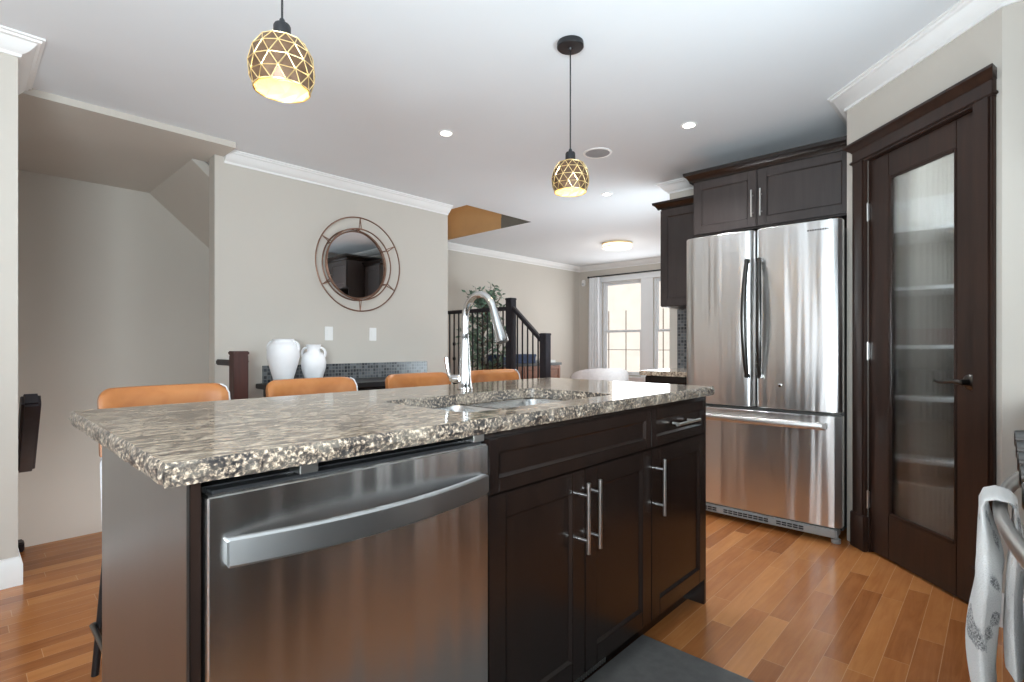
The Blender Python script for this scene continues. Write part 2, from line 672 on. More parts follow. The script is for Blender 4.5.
# living-room end wall with two window openings
WZ0, WZ1 = 0.60, 2.20
WA, WB = (4.345, 5.11), (3.40, 4.13)
m = MB()
m.box(XE, XE + 0.15, -0.9, WB[0], 0, C)
m.box(XE, XE + 0.15, WB[1], WA[0], 0, C)
m.box(XE, XE + 0.15, WA[1], YF, 0, C)
for a, b in (WA, WB):
    m.box(XE, XE + 0.15, a, b, 0, WZ0)
    m.box(XE, XE + 0.15, a, b, WZ1, C)
struct('wall_end', m, M['wall'], 'greige wall pierced by the white double windows', 'wall')
m = MB()
m.box(XK, XK + 0.12, -0.72, 2.12, 0, C)
m.box(XK + 0.12, XE, 0.9, 1.02, 0, C)
struct('wall_fridge', m, M['wall'], 'greige wall behind the fridge and its cabinets', 'wall')
m = MB()
m.box(-2.8, XK, -0.84, -0.72, 0, C)
struct('wall_right', m, M['wall'], 'greige wall behind the range', 'wall')
# pantry corner walls
D0, D1 = 2.095, 2.72      # door opening along s
DZ = 2.085
m = MB()
pl, pr = pan(2.89), pan(1.985)


def pbox(mb, s0, s1, d0, d1, z0, z1, bev=0.0, mi=0):
    """box on the diagonal wall, in the wall's own axes (s, depth out of wall, z)"""
    R = Matrix(((PS, -PS, 0, PC * PS), (PS, PS, 0, -PC * PS), (0, 0, 1, 0), (0, 0, 0, 1)))
    return mb.box(s0, s1, d0, d1, z0, z1, bev, mi, 2, R)


pbox(m, 1.985, D0, -0.11, 0, 0, C)
pbox(m, D1, 2.89, -0.11, 0, 0, C)
pbox(m, D0, D1, -0.11, 0, DZ, C)
m.box(pl[0] + 0.08, XK, pl[1] - 0.11, pl[1], 0, C)
m.box(pr[0], pr[0] + 0.11, -0.72, pr[1] - 0.08, 0, C)
m.prism([(pl[0], pl[1]), (pl[0] + 0.09, pl[1]), (pl[0] + 0.09, pl[1] - 0.11), (pl[0] + 0.078, pl[1] - 0.078)], 0, C)
m.prism([(pr[0], pr[1]), (pr[0] + 0.078, pr[1] - 0.078), (pr[0] + 0.11, pr[1] - 0.09), (pr[0], pr[1] - 0.09)], 0, C)
struct('wall_pantry', m, M['wall'], 'greige diagonal corner wall around the pantry door', 'wall')
# rear wall with the patio door opening
m = MB()
m.box(-2.9, -2.8, -0.84, 0.2, 0, C)
m.box(-2.9, -2.8, 2.4, YL + 0.15, 0, C)
m.box(-2.9, -2.8, 0.2, 2.4, 2.1, C)
struct('wall_rear', m, M['wall'], 'greige wall behind the viewer with a patio door', 'wall')

m = MB()
m.box(0.21, 3.42, 3.88, YF, -1.75, -1.6)
m.box(0.21, 1.27, 3.70, 3.88, -1.6, -0.2)
m.box(1.27, 1.40, 3.88, YF, -1.6, -0.2)
for k in range(4):
    m.box(0.21, 1.27, 3.88 + k * 0.26, 4.14 + k * 0.26, -1.6, -0.18 * (k + 1))
m.box(0.21, 1.27, 4.92, YF, -1.6, -0.9)
tag(m.build('stairs', M['floor']), 'wooden steps going down in the stairwell', 'stairs', kind='structure')

# lowered soffit over the stairwell with the sloping underside of the upper flight
m = MB()
m.box(0.195, 1.33, 3.88, 4.33, 2.47, C)
m.box(0.195, 1.19, 4.33, YF, 2.473, C)
m.prism([(1.19, 2.473), (2.45, 1.35), (2.45, 1.5), (1.24, 2.51), (1.19, 2.51)], 0, 1, M4=Matrix(((1, 0, 0, 0), (0, 0, -(YF - 4.36), YF), (0, 1, 0, 0), (0, 0, 0, 1))))
struct('stair_soffit', m, M['wall'], 'greige soffit and sloping underside of stairs in the stairwell', 'soffit')
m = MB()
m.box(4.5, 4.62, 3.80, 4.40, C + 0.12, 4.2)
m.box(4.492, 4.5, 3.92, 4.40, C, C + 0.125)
struct('wall_landing', m, M['dark_grey'], 'dark grey strip of wall at the tip of the ceiling opening', 'wall')  # strip coloured darker than the wall beside it
# upper stair hall seen through the ceiling opening
m = MB()
m.box(4.5, 4.62, 4.40, YF, C + 0.12, 4.2)
m.box(4.492, 4.5, 4.40, YF, C + 0.0, C + 0.125)
m.box(3.2, 4.62, YF - 0.02, YF, C + 0.12, 4.2)
struct('wall_upper', m, M['wall_warm_light'], 'wall coloured tan for warm light, seen up through the ceiling opening', 'wall')
m = MB()
m.box(3.2, 4.62, 3.80, 3.92, C + 0.12, 4.2)
m.box(3.2, 3.32, 3.92, YF, C + 0.12, 4.2)
m.box(3.2, 4.62, 3.80, YF, 4.2, 4.3)
struct('ceiling_upper', m, M['wall'], 'greige upstairs hall above the stair opening', 'ceiling')

CROWN = [(0, 2.425), (0.010, 2.425), (0.012, 2.438), (0.022, 2.444), (0.034, 2.452), (0.050, 2.470), (0.062, 2.487), (0.074, 2.490), (0.078, 2.499), (0.088, 2.501), (0.088, C), (0, C)]
m = MB().sweep([(-2.8, YL), (0.195, YL), (0.195, 3.879)], CROWN, 1)
struct('trim_1', m, M['trim'], 'white crown moulding on the wall beside the stairwell', 'crown moulding')
m = MB().sweep([(1.331, YM), (3.43, YM)], CROWN, 1)
struct('trim_2', m, M['trim'], 'white crown moulding above the round mirror', 'crown moulding')
m = MB().sweep([(4.5, YF), (XE, YF), (XE, 1.02)], CROWN, 1)
struct('trim_3', m, M['trim'], 'white crown moulding around the living room end', 'crown moulding')
m = MB().sweep([(XK, 0.64), (XK, 2.12), (4.6, 2.12)], CROWN, -1)
struct('trim_4', m, M['trim'], 'white crown moulding above the upper cabinet by the window', 'crown moulding')
m = MB().sweep([(XK, pl[1]), pl, pr, (pr[0], -0.72)], CROWN, 1)
struct('trim_5', m, M['trim'], 'white crown moulding above the pantry door', 'crown moulding')

BASE = [(0, 0), (0.016, 0), (0.016, 0.095), (0.012, 0.105), (0.010, 0.118), (0.004, 0.128), (0, 0.13)]
m = MB().sweep([(-2.8, YL), (0.195, YL), (0.195, 3.86)], BASE, 1)
struct('baseboard_left', m, M['trim'], 'white baseboard on the wall beside the stairwell', 'baseboard')
m = MB().sweep([pan(2.0), pr, (pr[0], -0.72)], BASE, 1)
struct('baseboard_right', m, M['trim'], 'white baseboard beside the range', 'baseboard')
m = MB().sweep([(1.27, YM), (3.43, YM)], BASE, 1)
struct('baseboard_middle', m, M['trim'], 'white baseboard under the mirror wall', 'baseboard')
m = MB().sweep([(4.5, YF), (XE, YF), (XE, 1.02)], BASE, 1)
struct('baseboard_far', m, M['trim'], 'white baseboard around the living room', 'baseboard')


# ------------------------------------------------------------------ windows
def window(name, y0, y1, z0, z1, label, x=XE):
    root = thing(name, label, 'window', (x, (y0 + y1) / 2, z0))
    root['kind'] = 'structure'
    f = MB()
    t = 0.022
    f.box(x + 0.03, x + 0.13, y0, y0 + t, z0, z1, 0.003)
    f.box(x + 0.03, x + 0.13, y1 - t, y1, z0, z1, 0.003)
    f.box(x + 0.03, x + 0.13, y0 + t, y1 - t, z1 - t, z1, 0.003)
    f.box(x + 0.03, x + 0.13, y0 + t, y1 - t, z0, z0 + t, 0.003)
    f.build('window_frame', M['vinyl'], root)
    mid = 1.345
    for za, zb, dx in ((z0 + t, mid + 0.02, 0.045), (mid - 0.02, z1 - t, 0.075)):
        f = MB()
        a, b = y0 + t, y1 - t
        w = 0.030
        f.box(x + dx, x + dx + 0.028, a, a + w, za, zb, 0.003)
        f.box(x + dx, x + dx + 0.028, b - w, b, za, zb, 0.003)
        f.box(x + dx, x + dx + 0.028, a + w, b - w, za, za + w, 0.003)
        f.box(x + dx, x + dx + 0.028, a + w, b - w, zb - w, zb, 0.003)
        s = f.build('sash', M['vinyl'], root)
        MB().box(x + dx + 0.010, x + dx + 0.016, a + w, b - w, za + w, zb - w).build('pane', M['pane'], s, org=root['_org'])
    return root


window('window_1', WA[0], WA[1], WZ0, WZ1, 'white double-hung window beside the curtain')
window('window_2', WB[0], WB[1], WZ0, WZ1, 'white double-hung window beside the kitchen cabinets')
# casing around the pair of windows
m = MB()
xc0, xc1 = XE - 0.022, XE
for a, b in ((WA[1], WA[1] + 0.07), (WB[1], WA[0]), (WB[0] - 0.10, WB[0])):
    m.box(xc0, xc1, a, b, WZ0 - 0.02, WZ1, 0.004)
m.box(xc0 - 0.004, xc1, WB[0] - 0.12, WA[1] + 0.08, WZ1, WZ1 + 0.09, 0.004)
m.box(xc0 - 0.04, xc1, WB[0] - 0.13, WA[1] + 0.09, WZ0 - 0.05, WZ0 - 0.02, 0.006)
m.box(xc0, xc1, WB[0] - 0.10, WA[1] + 0.07, WZ0 - 0.13, WZ0 - 0.05, 0.004)
struct('trim_6', m, M['vinyl'], 'white casing and sill around the pair of windows', 'window casing')

# patio door behind the viewer
root = thing('window_3', 'white sliding patio door behind the viewer', 'patio door', (-2.85, 1.3, 0))
root['kind'] = 'structure'
f = MB()
for a, b in ((0.2, 0.28), (1.26, 1.34), (2.32, 2.4)):
    f.box(-2.88, -2.81, a, b, 0, 2.1, 0.004)
f.box(-2.88, -2.81, 0.28, 2.32, 2.02, 2.1, 0.004)
f.box(-2.88, -2.81, 0.28, 2.32, 0, 0.09, 0.004)
f.build('window_frame', M['vinyl'], root)
g = MB().box(-2.86, -2.85, 0.28, 2.32, 0.09, 2.02)
g.build('pane', M['pane'], root)

# ------------------------------------------------------------------ pantry door and its casing
door = thing('door_1', 'dark wood pantry door with a full reeded glass panel', 'door', (*pan((D0 + D1) / 2), 0), PI / 4)
door['kind'] = 'structure'


def P(mb, s0, s1, d0, d1, z0, z1, bev=0.0):
    """box in the door's local axes: x along the wall, -y into the room is +d mirrored"""
    c = (D0 + D1) / 2
    return mb.box(s0 - c, s1 - c, d0, d1, z0, z1, bev)


G0, G1, GZ0, GZ1 = 2.197, 2.588, 0.237, 1.955
f = MB()
P(f, D0 + 0.004, G0, -0.045, -0.008, 0.012, DZ - 0.006, 0.003)
P(f, G1, D1 - 0.004, -0.045, -0.008, 0.012, DZ - 0.006, 0.003)
P(f, G0, G1, -0.045, -0.008, 0.012, GZ0, 0.003)
P(f, G0, G1, -0.045, -0.008, GZ1, DZ - 0.006, 0.003)
f.build('door_panel', M['espresso_door'], door, local=True)
f = MB()
for a, b, z0, z1 in ((G0, G0 + 0.012, GZ0, GZ1), (G1 - 0.012, G1, GZ0, GZ1), (G0 + 0.012, G1 - 0.012, GZ0, GZ0 + 0.014), (G0 + 0.012, G1 - 0.012, GZ1 - 0.012, GZ1)):
    P(f, a, b, -0.02, -0.005, z0, z1, 0.003)
f.build('glazing_bead', M['espresso_door'], door, local=True)
# reeded glass with real ridges on its face
f = MB()
c = (D0 + D1) / 2
NR, SUB = 58, 8
w = (G1 - G0) / NR
fr, bk = [], []
for i in range(NR * SUB + 1):
    u = i / SUB
    x = G0 + u * w - c
    h = 0.0019 * math.sin(PI * u) ** 2 + 0.0004
    fr.append((x, -0.0225 + h))
    bk.append((x, -0.029))
n = len(fr)
z0, z1 = GZ0 + 0.001, GZ1 - 0.001
va = [[f.bm.verts.new((x, y, z)) for (x, y) in fr] for z in (z0, z1)]
vb = [[f.bm.verts.new((x, y, z)) for (x, y) in (bk[0], bk[-1])] for z in (z0, z1)]
for i in range(n - 1):
    f.bm.faces.new((va[0][i], va[0][i + 1], va[1][i + 1], va[1][i]))
f.bm.faces.new((vb[0][1], vb[0][0], vb[1][0], vb[1][1]))
f.bm.faces.new([*va[1], vb[1][1], vb[1][0]])
f.bm.faces.new([*va[0][::-1], vb[0][0], vb[0][1]])
f.bm.faces.new((va[0][0], va[1][0], vb[1][0], vb[0][0]))
f.bm.faces.new((va[0][-1], vb[0][1], vb[1][1], va[1][-1]))
f.build('glass_panel', M['reeded'], door, local=True, smooth=60)
# lever handle
f = MB()
hs = 2.125 - c
f.rings([[(hs + r * math.cos(2 * PI * k / 28), d, 0.945 + r * math.sin(2 * PI * k / 28)) for k in range(28)] for r, d in ((0.033, -0.008), (0.033, 0.002), (0.026, 0.008), (0.014, 0.011), (0.012, 0.045), (0.0, 0.047))], cap1=False)
pts = [(hs, 0.04, 0.945), (hs + 0.025, 0.046, 0.948), (hs + 0.06, 0.046, 0.943), (hs + 0.10, 0.044, 0.940), (hs + 0.128, 0.041, 0.945)]
f.tube(pts, [0.011, 0.010, 0.008, 0.0075, 0.006], 10)
f.build('door_handle', M['handle_dark'], door, local=True)
for hz in (1.81, 1.07, 0.28):
    f = MB()
    hx = D1 - c
    f.tube([(hx, 0.004, hz - 0.045), (hx, 0.004, hz + 0.045)], 0.0065, 10)
    f.tube([(hx, 0.004, hz - 0.05), (hx, 0.004, hz + 0.05)], 0.004, 8)
    P(f, D1 - 0.004, D1 + 0.018, -0.006, 0.001, hz - 0.043, hz + 0.043)
    f.build('hinge', M['steel_trim'], door, local=True)

cas = thing('trim_7', 'dark wood casing with crown head around the pantry door', 'door casing', (*pan(c), 0), PI / 4)
cas['kind'] = 'structure'
f = MB()
for a, b in ((D0 - 0.09, D0), (D1, D1 + 0.10)):
    P(f, a, b, 0.001, 0.019, 0.19, 2.095, 0.003)
    P(f, a + 0.012, b - 0.012, 0.019, 0.025, 0.19, 2.095, 0.003)
    P(f, a - 0.004, b + 0.004, 0.001, 0.030, 0.0, 0.19, 0.004)
P(f, D0, D1, -0.10, 0.0, DZ - 0.004, DZ + 0.01)
P(f, D0 - 0.001, D0 + 0.014, -0.075, -0.047, 0, DZ)
P(f, D1 - 0.014, D1 + 0.001, -0.075, -0.047, 0, DZ)
P(f, D0, D1, -0.075, -0.047, DZ - 0.02, DZ)
P(f, D0 - 0.001, D0 + 0.002, -0.11, 0.0, 0, DZ)
P(f, D1 - 0.002, D1 + 0.001, -0.11, 0.0, 0, DZ)
P(f, D0 - 0.09, D1 + 0.10, 0.001, 0.020, 2.083, 2.19, 0.002)
P(f, D0 - 0.10, D1 + 0.11, 0.001, 0.030, 2.093, 2.108, 0.004)
# moulded cornice of the head
cz = [(0.001, 2.155), (0.022, 2.155), (0.026, 2.163), (0.034, 2.17), (0.045, 2.184), (0.052, 2.188), (0.052, 2.200), (0.001, 2.200)]
ra, rb = [(D0 - 0.09 - max(0, o - 0.02) - c, o, z) for o, z in cz], [(D1 + 0.10 + max(0, o - 0.02) - c, o, z) for o, z in cz]
f.rings([ra, rb])
f.build('door_casing', M['espresso_door'], cas, local=True)

# pantry inside
for k, z in enumerate((0.42, 0.78, 1.08, 1.42, 1.76)):
    sh = MB()
    sh.prism([(2.95, -0.71), (4.26, -0.71), (4.26, 0.51), (3.78, 0.51), (3.78, -0.14), (3.64, -0.28), (2.95, -0.28)], z, z + 0.022, bev=0.002)
    o = sh.build('pantry_shelf', M['shelf'])
    tag(o, 'white corner shelf behind the reeded glass, %s' % ['lowest of five', 'second from the floor', 'level just below the door handle', 'fourth from the floor', 'topmost of five'][k], 'shelf', 'shelves inside the pantry')
items = [('cardboard_box', 'card', 4.05, 0.34, 0.442, .20, .24, .20, 'brown cardboard box on the lowest pantry shelf', 'box'),
         ('food_box', 'black', 4.05, 0.36, 0.802, .20, .26, .15, 'black food box on the pantry shelf below the door handle', 'box'),
         ('food_box', 'red_pack', 4.05, 0.30, 1.102, .18, .20, .10, 'red food packet behind the glass near the door handle', 'box'),
         ('food_box', 'pale_pack', 4.05, 0.38, 1.442, .16, .18, .20, 'cream food box on the fourth pantry shelf', 'box'),
         ('storage_bin', 'pale_pack', 3.92, 0.27, 0.0, .30, .34, .30, 'cream storage bin on the pantry floor under the shelves', 'bin'),
         ('storage_bin', 'shelf', 4.05, 0.30, 1.782, .22, .30, .20, 'white storage bin on the topmost pantry shelf', 'bin')]
for nm, mt, x, y, z, dx, dy, dz, lab, cat in items:
    b = MB()
    b.box(x - dx / 2, x + dx / 2, y - dy / 2, y + dy / 2, z, z + dz, 0.006)
    b.box(x - dx / 2 - .004, x + dx / 2 + .004, y - dy / 2 - .004, y + dy / 2 + .004, z + dz * .72, z + dz * .78, 0.002)
    tag(b.build(nm, M[mt]), lab, cat)
lamp('pantry_fill', 'AREA', (3.42, 0.05, 2.46), 6, size=0.25, color=LC)  # added unseen lamp that brightens the shelves behind the glass

# ------------------------------------------------------------------ fridge
FX = 3.32      # door face
FY0, FY1 = 0.645, 1.545
fr = thing('refrigerator', 'stainless steel french door refrigerator with bottom freezer', 'refrigerator', (3.75, (FY0 + FY1) / 2, 0))
b = MB()
b.box(FX + 0.105, 4.22, FY0 + 0.006, FY1 - 0.006, 0.05, 1.775, 0.006)
b.box(FX + 0.085, FX + 0.106, FY0 + 0.015, FY1 - 0.015, 0.075, 1.78)
b.build('body', M['fridge_side'], fr)


def slab_door(name, y0, y1, z0, z1, parent, mat, x=FX, th=0.085, bow=0.012, r0=0.05, r1=0.05):
    """door with rounded vertical edges and a slight bow in plan"""
    mb = MB()
    prof = []
    N = 28
    for i in range(N + 1):
        u = i / N
        y = y0 + (y1 - y0) * u
        e = 0.0
        du, dv = (y - y0), (y1 - y)
        if du < r0:
            e += r0 - math.sqrt(max(0, r0 * r0 - (r0 - du) ** 2))
        if dv < r1:
            e += r1 - math.sqrt(max(0, r1 * r1 - (r1 - dv) ** 2))
        prof.append((x + e * 0.55 - bow * (1 - (2 * u - 1) ** 2) + bow, y))
    prof2 = []
    for i in range(len(prof)):
        prof2.append(prof[i])
    poly = prof2 + [(x + th, y1), (x + th, y0)]
    mb.prism(poly, z0 + 0.004, z1 - 0.004)
    # soft top and bottom lips
    pin = [(px + 0.004 if px < x + th - 1e-4 else px, py + (0.003 if py == y0 else (-0.003 if py == y1 else 0))) for px, py in poly]
    mb.rings([[(q[0], q[1], z1 - 0.004) for q in poly], [(q[0], q[1], z1) for q in pin]], cap0=False)
    mb.rings([[(q[0], q[1], z0) for q in pin], [(q[0], q[1], z0 + 0.004) for q in poly]], cap1=False)
    bmesh.ops.remove_doubles(mb.bm, verts=mb.bm.verts[:], dist=0.0002)
    return mb.build(name, mat, parent, smooth=30)


YS = 1.100
dl = slab_door('door', YS + 0.004, FY1, 0.725, 1.806, fr, M['steel'])
dr = slab_door('door', FY0, YS - 0.004, 0.725, 1.806, fr, M['steel'])
fd = slab_door('freezer_drawer', FY0, FY1, 0.085, 0.705, fr, M['steel'], bow=0.008)
for y, par in ((YS + 0.036, dl), (YS - 0.036, dr)):
    h = MB()
    pts, rr = [], []
    for i in range(21):
        u = i / 20
        pts.append((FX - 0.018 - 0.034 * math.sin(PI * u) ** 0.8, y + (0.010 if y > YS else -0.010) * (math.sin(PI * u)), 0.915 + 0.70 * u))
        rr.append(0.0125 + 0.0035 * math.sin(PI * u))
    h.tube(pts, rr, 14, flat=(1.0, 0.9))
    for z in (0.915, 1.615):
        h.box(FX - 0.03, FX + 0.012, y - 0.012, y + 0.012, z - 0.012, z + 0.012, 0.004)
    h.build('handle', M['handle_dark'], par, org=fr['_org'])
h = MB()
pts = []
for i in range(25):
    u = i / 24
    pts.append((FX - 0.022 - 0.030 * math.sin(PI * u), 0.715 + (1.475 - 0.715) * u, 0.648))
h.tube(pts, 0.019, 14, flat=(0.6, 1.05))
for y in (0.722, 1.468):
    h.box(FX - 0.035, FX + 0.012, y - 0.012, y + 0.012, 0.634, 0.668, 0.004)
h.build('handle', M['steel_trim'], fd, org=fr['_org'])
g = MB()
g.box(FX + 0.003, FX + 0.10, FY0 + 0.02, FY1 - 0.005, 0.030, 0.078, 0.008)
for k, (a, bb) in enumerate(((0.83, 0.99), (1.02, 1.30), (1.33, 1.49))):
    n = int((bb - a) / 0.03)
    for i in range(n):
        for zz in (0.045, 0.058):
            g.box(FX - 0.001, FX + 0.004, a + i * 0.03, a + i * 0.03 + 0.024, zz, zz + 0.007, mi=1)
g.build('toe_grille', [M['grille'], M['black']], fr)
for y in (FY0 + 0.03, FY1 - 0.03):
    MB().lathe([(0.022, 0), (0.024, 0.004), (0.024, 0.022), (0.012, 0.026), (0.012, 0.06)], (FX + 0.035, y, 0)).build('foot', M['grille'], fr)
bd = MB()
for i in range(9):       # the small dark maker's strip: letters too small to read
    y = 0.810 - i * 0.0125
    bd.box(FX + 0.0005, FX + 0.006, y - 0.009, y, 1.748, 1.757, 0.0)
bd.build('logo', M['handle_dark'], dr, org=fr['_org'])
bd = MB()
bd.rings([[(FX + xx, 0.955 + r * math.cos(2 * PI * k / 20), 0.865 + r * math.sin(2 * PI * k / 20)) for k in range(20)] for r, xx in ((0.011, 0.004), (0.011, -0.001), (0.008, -0.002))])
bd.build('round_badge', M['chrome'], dr, org=fr['_org'])


# ------------------------------------------------------------------ cabinets by the fridge
def shaker(mb, axis, f, a0, a1, z0, z1, rail=0.058, th=0.02, rec=0.009, sgn=-1):
    """shaker door/drawer front lying in plane axis=f; sgn = direction it faces"""
    def bx(p0, p1, q0, q1, d0, d1, bev):
        lo, hi = sorted((f + sgn * d0, f + sgn * d1))
        if axis == 'X':
            mb.box(lo, hi, p0, p1, q0, q1, bev)
        else:
            mb.box(p0, p1, lo, hi, q0, q1, bev)
    bx(a0, a0 + rail, z0, z1, 0, th, 0.0025)
    bx(a1 - rail, a1, z0, z1, 0, th, 0.0025)
    bx(a0 + rail, a1 - rail, z0, z0 + rail, 0, th, 0.0025)
    bx(a0 + rail, a1 - rail, z1 - rail, z1, 0, th, 0.0025)
    bx(a0 + rail - 0.002, a1 - rail + 0.002, z0 + rail - 0.002, z1 - rail + 0.002, 0, th - rec, 0)
    # small bevelled bead around the panel
    i0, i1, j0, j1 = a0 + rail, a1 - rail, z0 + rail, z1 - rail
    w = 0.007
    o = [(i0, j0), (i1, j0), (i1, j1), (i0, j1)]
    n = [(i0 + w, j0 + w), (i1 - w, j0 + w), (i1 - w, j1 - w), (i0 + w, j1 - w)]
    def pt(q, d):
        return (f + sgn * d, q[0], q[1]) if axis == 'X' else (q[0], f + sgn * d, q[1])
    v0 = [mb.bm.verts.new(pt(q, th - 0.001)) for q in o]
    v1 = [mb.bm.verts.new(pt(q, th - rec)) for q in n]
    for i in range(4):
        mb.bm.faces.new((v0[i], v0[(i + 1) % 4], v1[(i + 1) % 4], v1[i]))


def bar_pull(p0, p1, out, r=0.006):
    """bar handle from p0 to p1, standing off along the vector out"""
    p0, p1, out = Vector(p0), Vector(p1), Vector(out)
    mb = MB()
    mb.tube([p0 + out, p1 + out], r, 12)
    d = (p1 - p0)
    for u in (0.18, 0.82):
        q = p0 + d * u
        mb.tube([q, q + out], r * 0.8, 10)
    return mb


CX = 3.67
cb = thing('upper_cabinet', 'dark two-door cabinet above the refrigerator', 'cabinet', (3.97, 1.15, 1.885), group='dark cabinets on the fridge wall')
b = MB()
CY0, CY1 = 0.640, 1.634
b.box(CX, XK - 0.002, CY0, CY1, 1.885, 2.290, 0.002)
b.box(CX + 0.02, XK - 0.002, CY1 - 0.02, CY1, 0.0, 1.885, 0.002)
b.build('carcass', M['espresso_lit'], cb)
b = MB()
b.sweep([(CX, CY0), (CX, CY1), (XK - 0.002, CY1)], [(0, 2.275), (0.022, 2.275), (0.026, 2.290), (0.040, 2.312), (0.055, 2.322), (0.058, 2.345), (0, 2.345)], -1)
b.build('cornice', M['espresso'], cb)
ym = 1.190
for a0, a1, hy in ((ym + 0.002, CY1 - 0.006, ym + 0.028), (CY0 + 0.004, ym - 0.002, ym - 0.028)):
    d = MB()
    shaker(d, 'X', CX, a0, a1, 1.895, 2.272)
    dd = d.build('door', M['espresso_lit'], cb)
    bar_pull((CX - 0.018, hy, 1.955), (CX - 0.018, hy, 2.135), (-0.032, 0, 0)).build('handle', M['nickel'], dd, org=cb['_org'])

UX = 3.94
cb = thing('upper_cabinet', 'dark upper cabinet hanging between refrigerator and living room windows', 'cabinet', (4.1, 1.83, 1.41), group='dark cabinets on the fridge wall')
b = MB()
b.box(UX, XK - 0.002, 1.650, 2.030, 1.413, 2.215, 0.002)
b.build('carcass', M['espresso_lit'], cb)
b = MB()
b.sweep([(UX, 1.650), (UX, 2.030), (XK - 0.002, 2.030)], [(0, 2.200), (0.020, 2.200), (0.024, 2.212), (0.038, 2.232), (0.052, 2.240), (0.055, 2.258), (0, 2.258)], -1)
b.build('cornice', M['espresso'], cb)
d = MB()
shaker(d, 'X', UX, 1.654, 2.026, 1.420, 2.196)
d.build('door', M['espresso_lit'], cb)

cb = thing('base_cabinet', 'dark base cabinet past the refrigerator under a granite slab', 'cabinet', (3.97, 1.83, 0))
b = MB()
b.box(3.69, XK - 0.002, 1.650, 2.03, 0.10, 0.868, 0.002)
b.box(3.75, XK - 0.002, 1.650, 2.03, 0.0, 0.10)
b.build('carcass', M['espresso'], cb)
d = MB()
shaker(d, 'X', 3.69, 1.655, 2.025, 0.70, 0.86, rail=0.04)
d.build('drawer', M['espresso'], cb)
d = MB()
shaker(d, 'X', 3.69, 1.655, 2.025, 0.11, 0.69)
d.build('door', M['espresso'], cb)
o = MB().box(3.64, XK - 0.012, 1.640, 2.06, 0.868, 0.905, 0.004).build('countertop', M['granite'])
tag(o, 'short granite countertop beside the refrigerator', 'countertop')
o = MB().box(XK - 0.010, XK, 1.640, 2.045, 0.905, 1.412).build('backsplash', M['mosaic'])
tag(o, 'grey mosaic backsplash beside the refrigerator', 'backsplash', kind='structure')

# ------------------------------------------------------------------ island
IX0, IX1, IY0, IY1, IT = 0.245, 2.190, 0.92, 1.61, 0.888
isl = thing('kitchen_island', 'dark espresso kitchen island cabinets under the granite slab', 'kitchen island', ((IX0 + IX1) / 2, 1.26, 0))
b = MB()
b.box(IX0 + 0.004, 0.266, IY0 + 0.004, IY1, 0, IT - 0.002, 0.002)             # end gable
b.box(0.895, 0.912, IY0 + 0.02, IY1 - 0.02, 0.10, IT - 0.002)
b.box(0.912, IX1 - 0.02, IY0 + 0.02, IY0 + 0.03, 0.10, IT - 0.002)
b.box(0.912, IX1 - 0.02, IY0 + 0.03, IY1 - 0.02, 0.10, 0.118)
b.box(IX1 - 0.02, IX1, IY0 + 0.001, IY1, 0, IT - 0.002, 0.002)              # end panel to the floor
b.box(0.266, IX1 - 0.02, IY1 - 0.02, IY1, 0, IT - 0.002)                    # back panel
b.box(0.895, IX1 - 0.02, IY0 + 0.075, IY0 + 0.09, 0, 0.10)                  # toe kick
b.build('carcass', M['espresso'], isl)
MB().box(IX0, IX0 + 0.004, IY0 + 0.004, IY1, 0, IT - 0.002).build('end_panel', M['steel_panel'], isl)
tag(isl.children[-1], 'grey satin metal end panel')
XS0, XS1, XS2 = 0.896, 1.713, IX1 - 0.001
d = MB()
shaker(d, 'Y', IY0 + 0.019, XS0, XS1 - 0.003, 0.731, 0.868, rail=0.036)
d.build('drawer_front', M['espresso'], isl)
xm = 1.302
for a0, a1, hx in ((XS0, xm - 0.0015, xm - 0.03), (xm + 0.0015, XS1 - 0.003, xm + 0.03)):
    d = MB()
    shaker(d, 'Y', IY0 + 0.019, a0, a1, 0.107, 0.725, rail=0.062)
    dd = d.build('door', M['espresso'], isl)
    bar_pull((hx, IY0 + 0.001, 0.487), (hx, IY0 + 0.001, 0.695), (0, -0.036, 0)).build('handle', M['nickel'], dd, org=isl['_org'])
d = MB()
shaker(d, 'Y', IY0 + 0.019, XS1, XS2 - 0.004, 0.731, 0.868, rail=0.036)
dd = d.build('drawer', M['espresso'], isl)
bar_pull((1.845, IY0 + 0.001, 0.803), (2.045, IY0 + 0.001, 0.803), (0, -0.036, 0)).build('handle', M['nickel'], dd, org=isl['_org'])
d = MB()
shaker(d, 'Y', IY0 + 0.019, XS1, XS2 - 0.004, 0.107, 0.725, rail=0.062)
dd = d.build('door', M['espresso'], isl)
bar_pull((XS1 + 0.032, IY0 + 0.001, 0.487), (XS1 + 0.032, IY0 + 0.001, 0.690), (0, -0.036, 0)).build('handle', M['nickel'], dd, org=isl['_org'])
d = MB()
d.box(1.18, 1.52, IY0 + 0.066, IY0 + 0.075, 0.02, 0.085, 0.002)
for i in range(24):
    d.box(1.19 + i * 0.0135, 1.196 + i * 0.0135, IY0 + 0.060, IY0 + 0.067, 0.028, 0.078, mi=1)
d.build('vent_grille', [M['black_metal'], M['nickel']], isl)

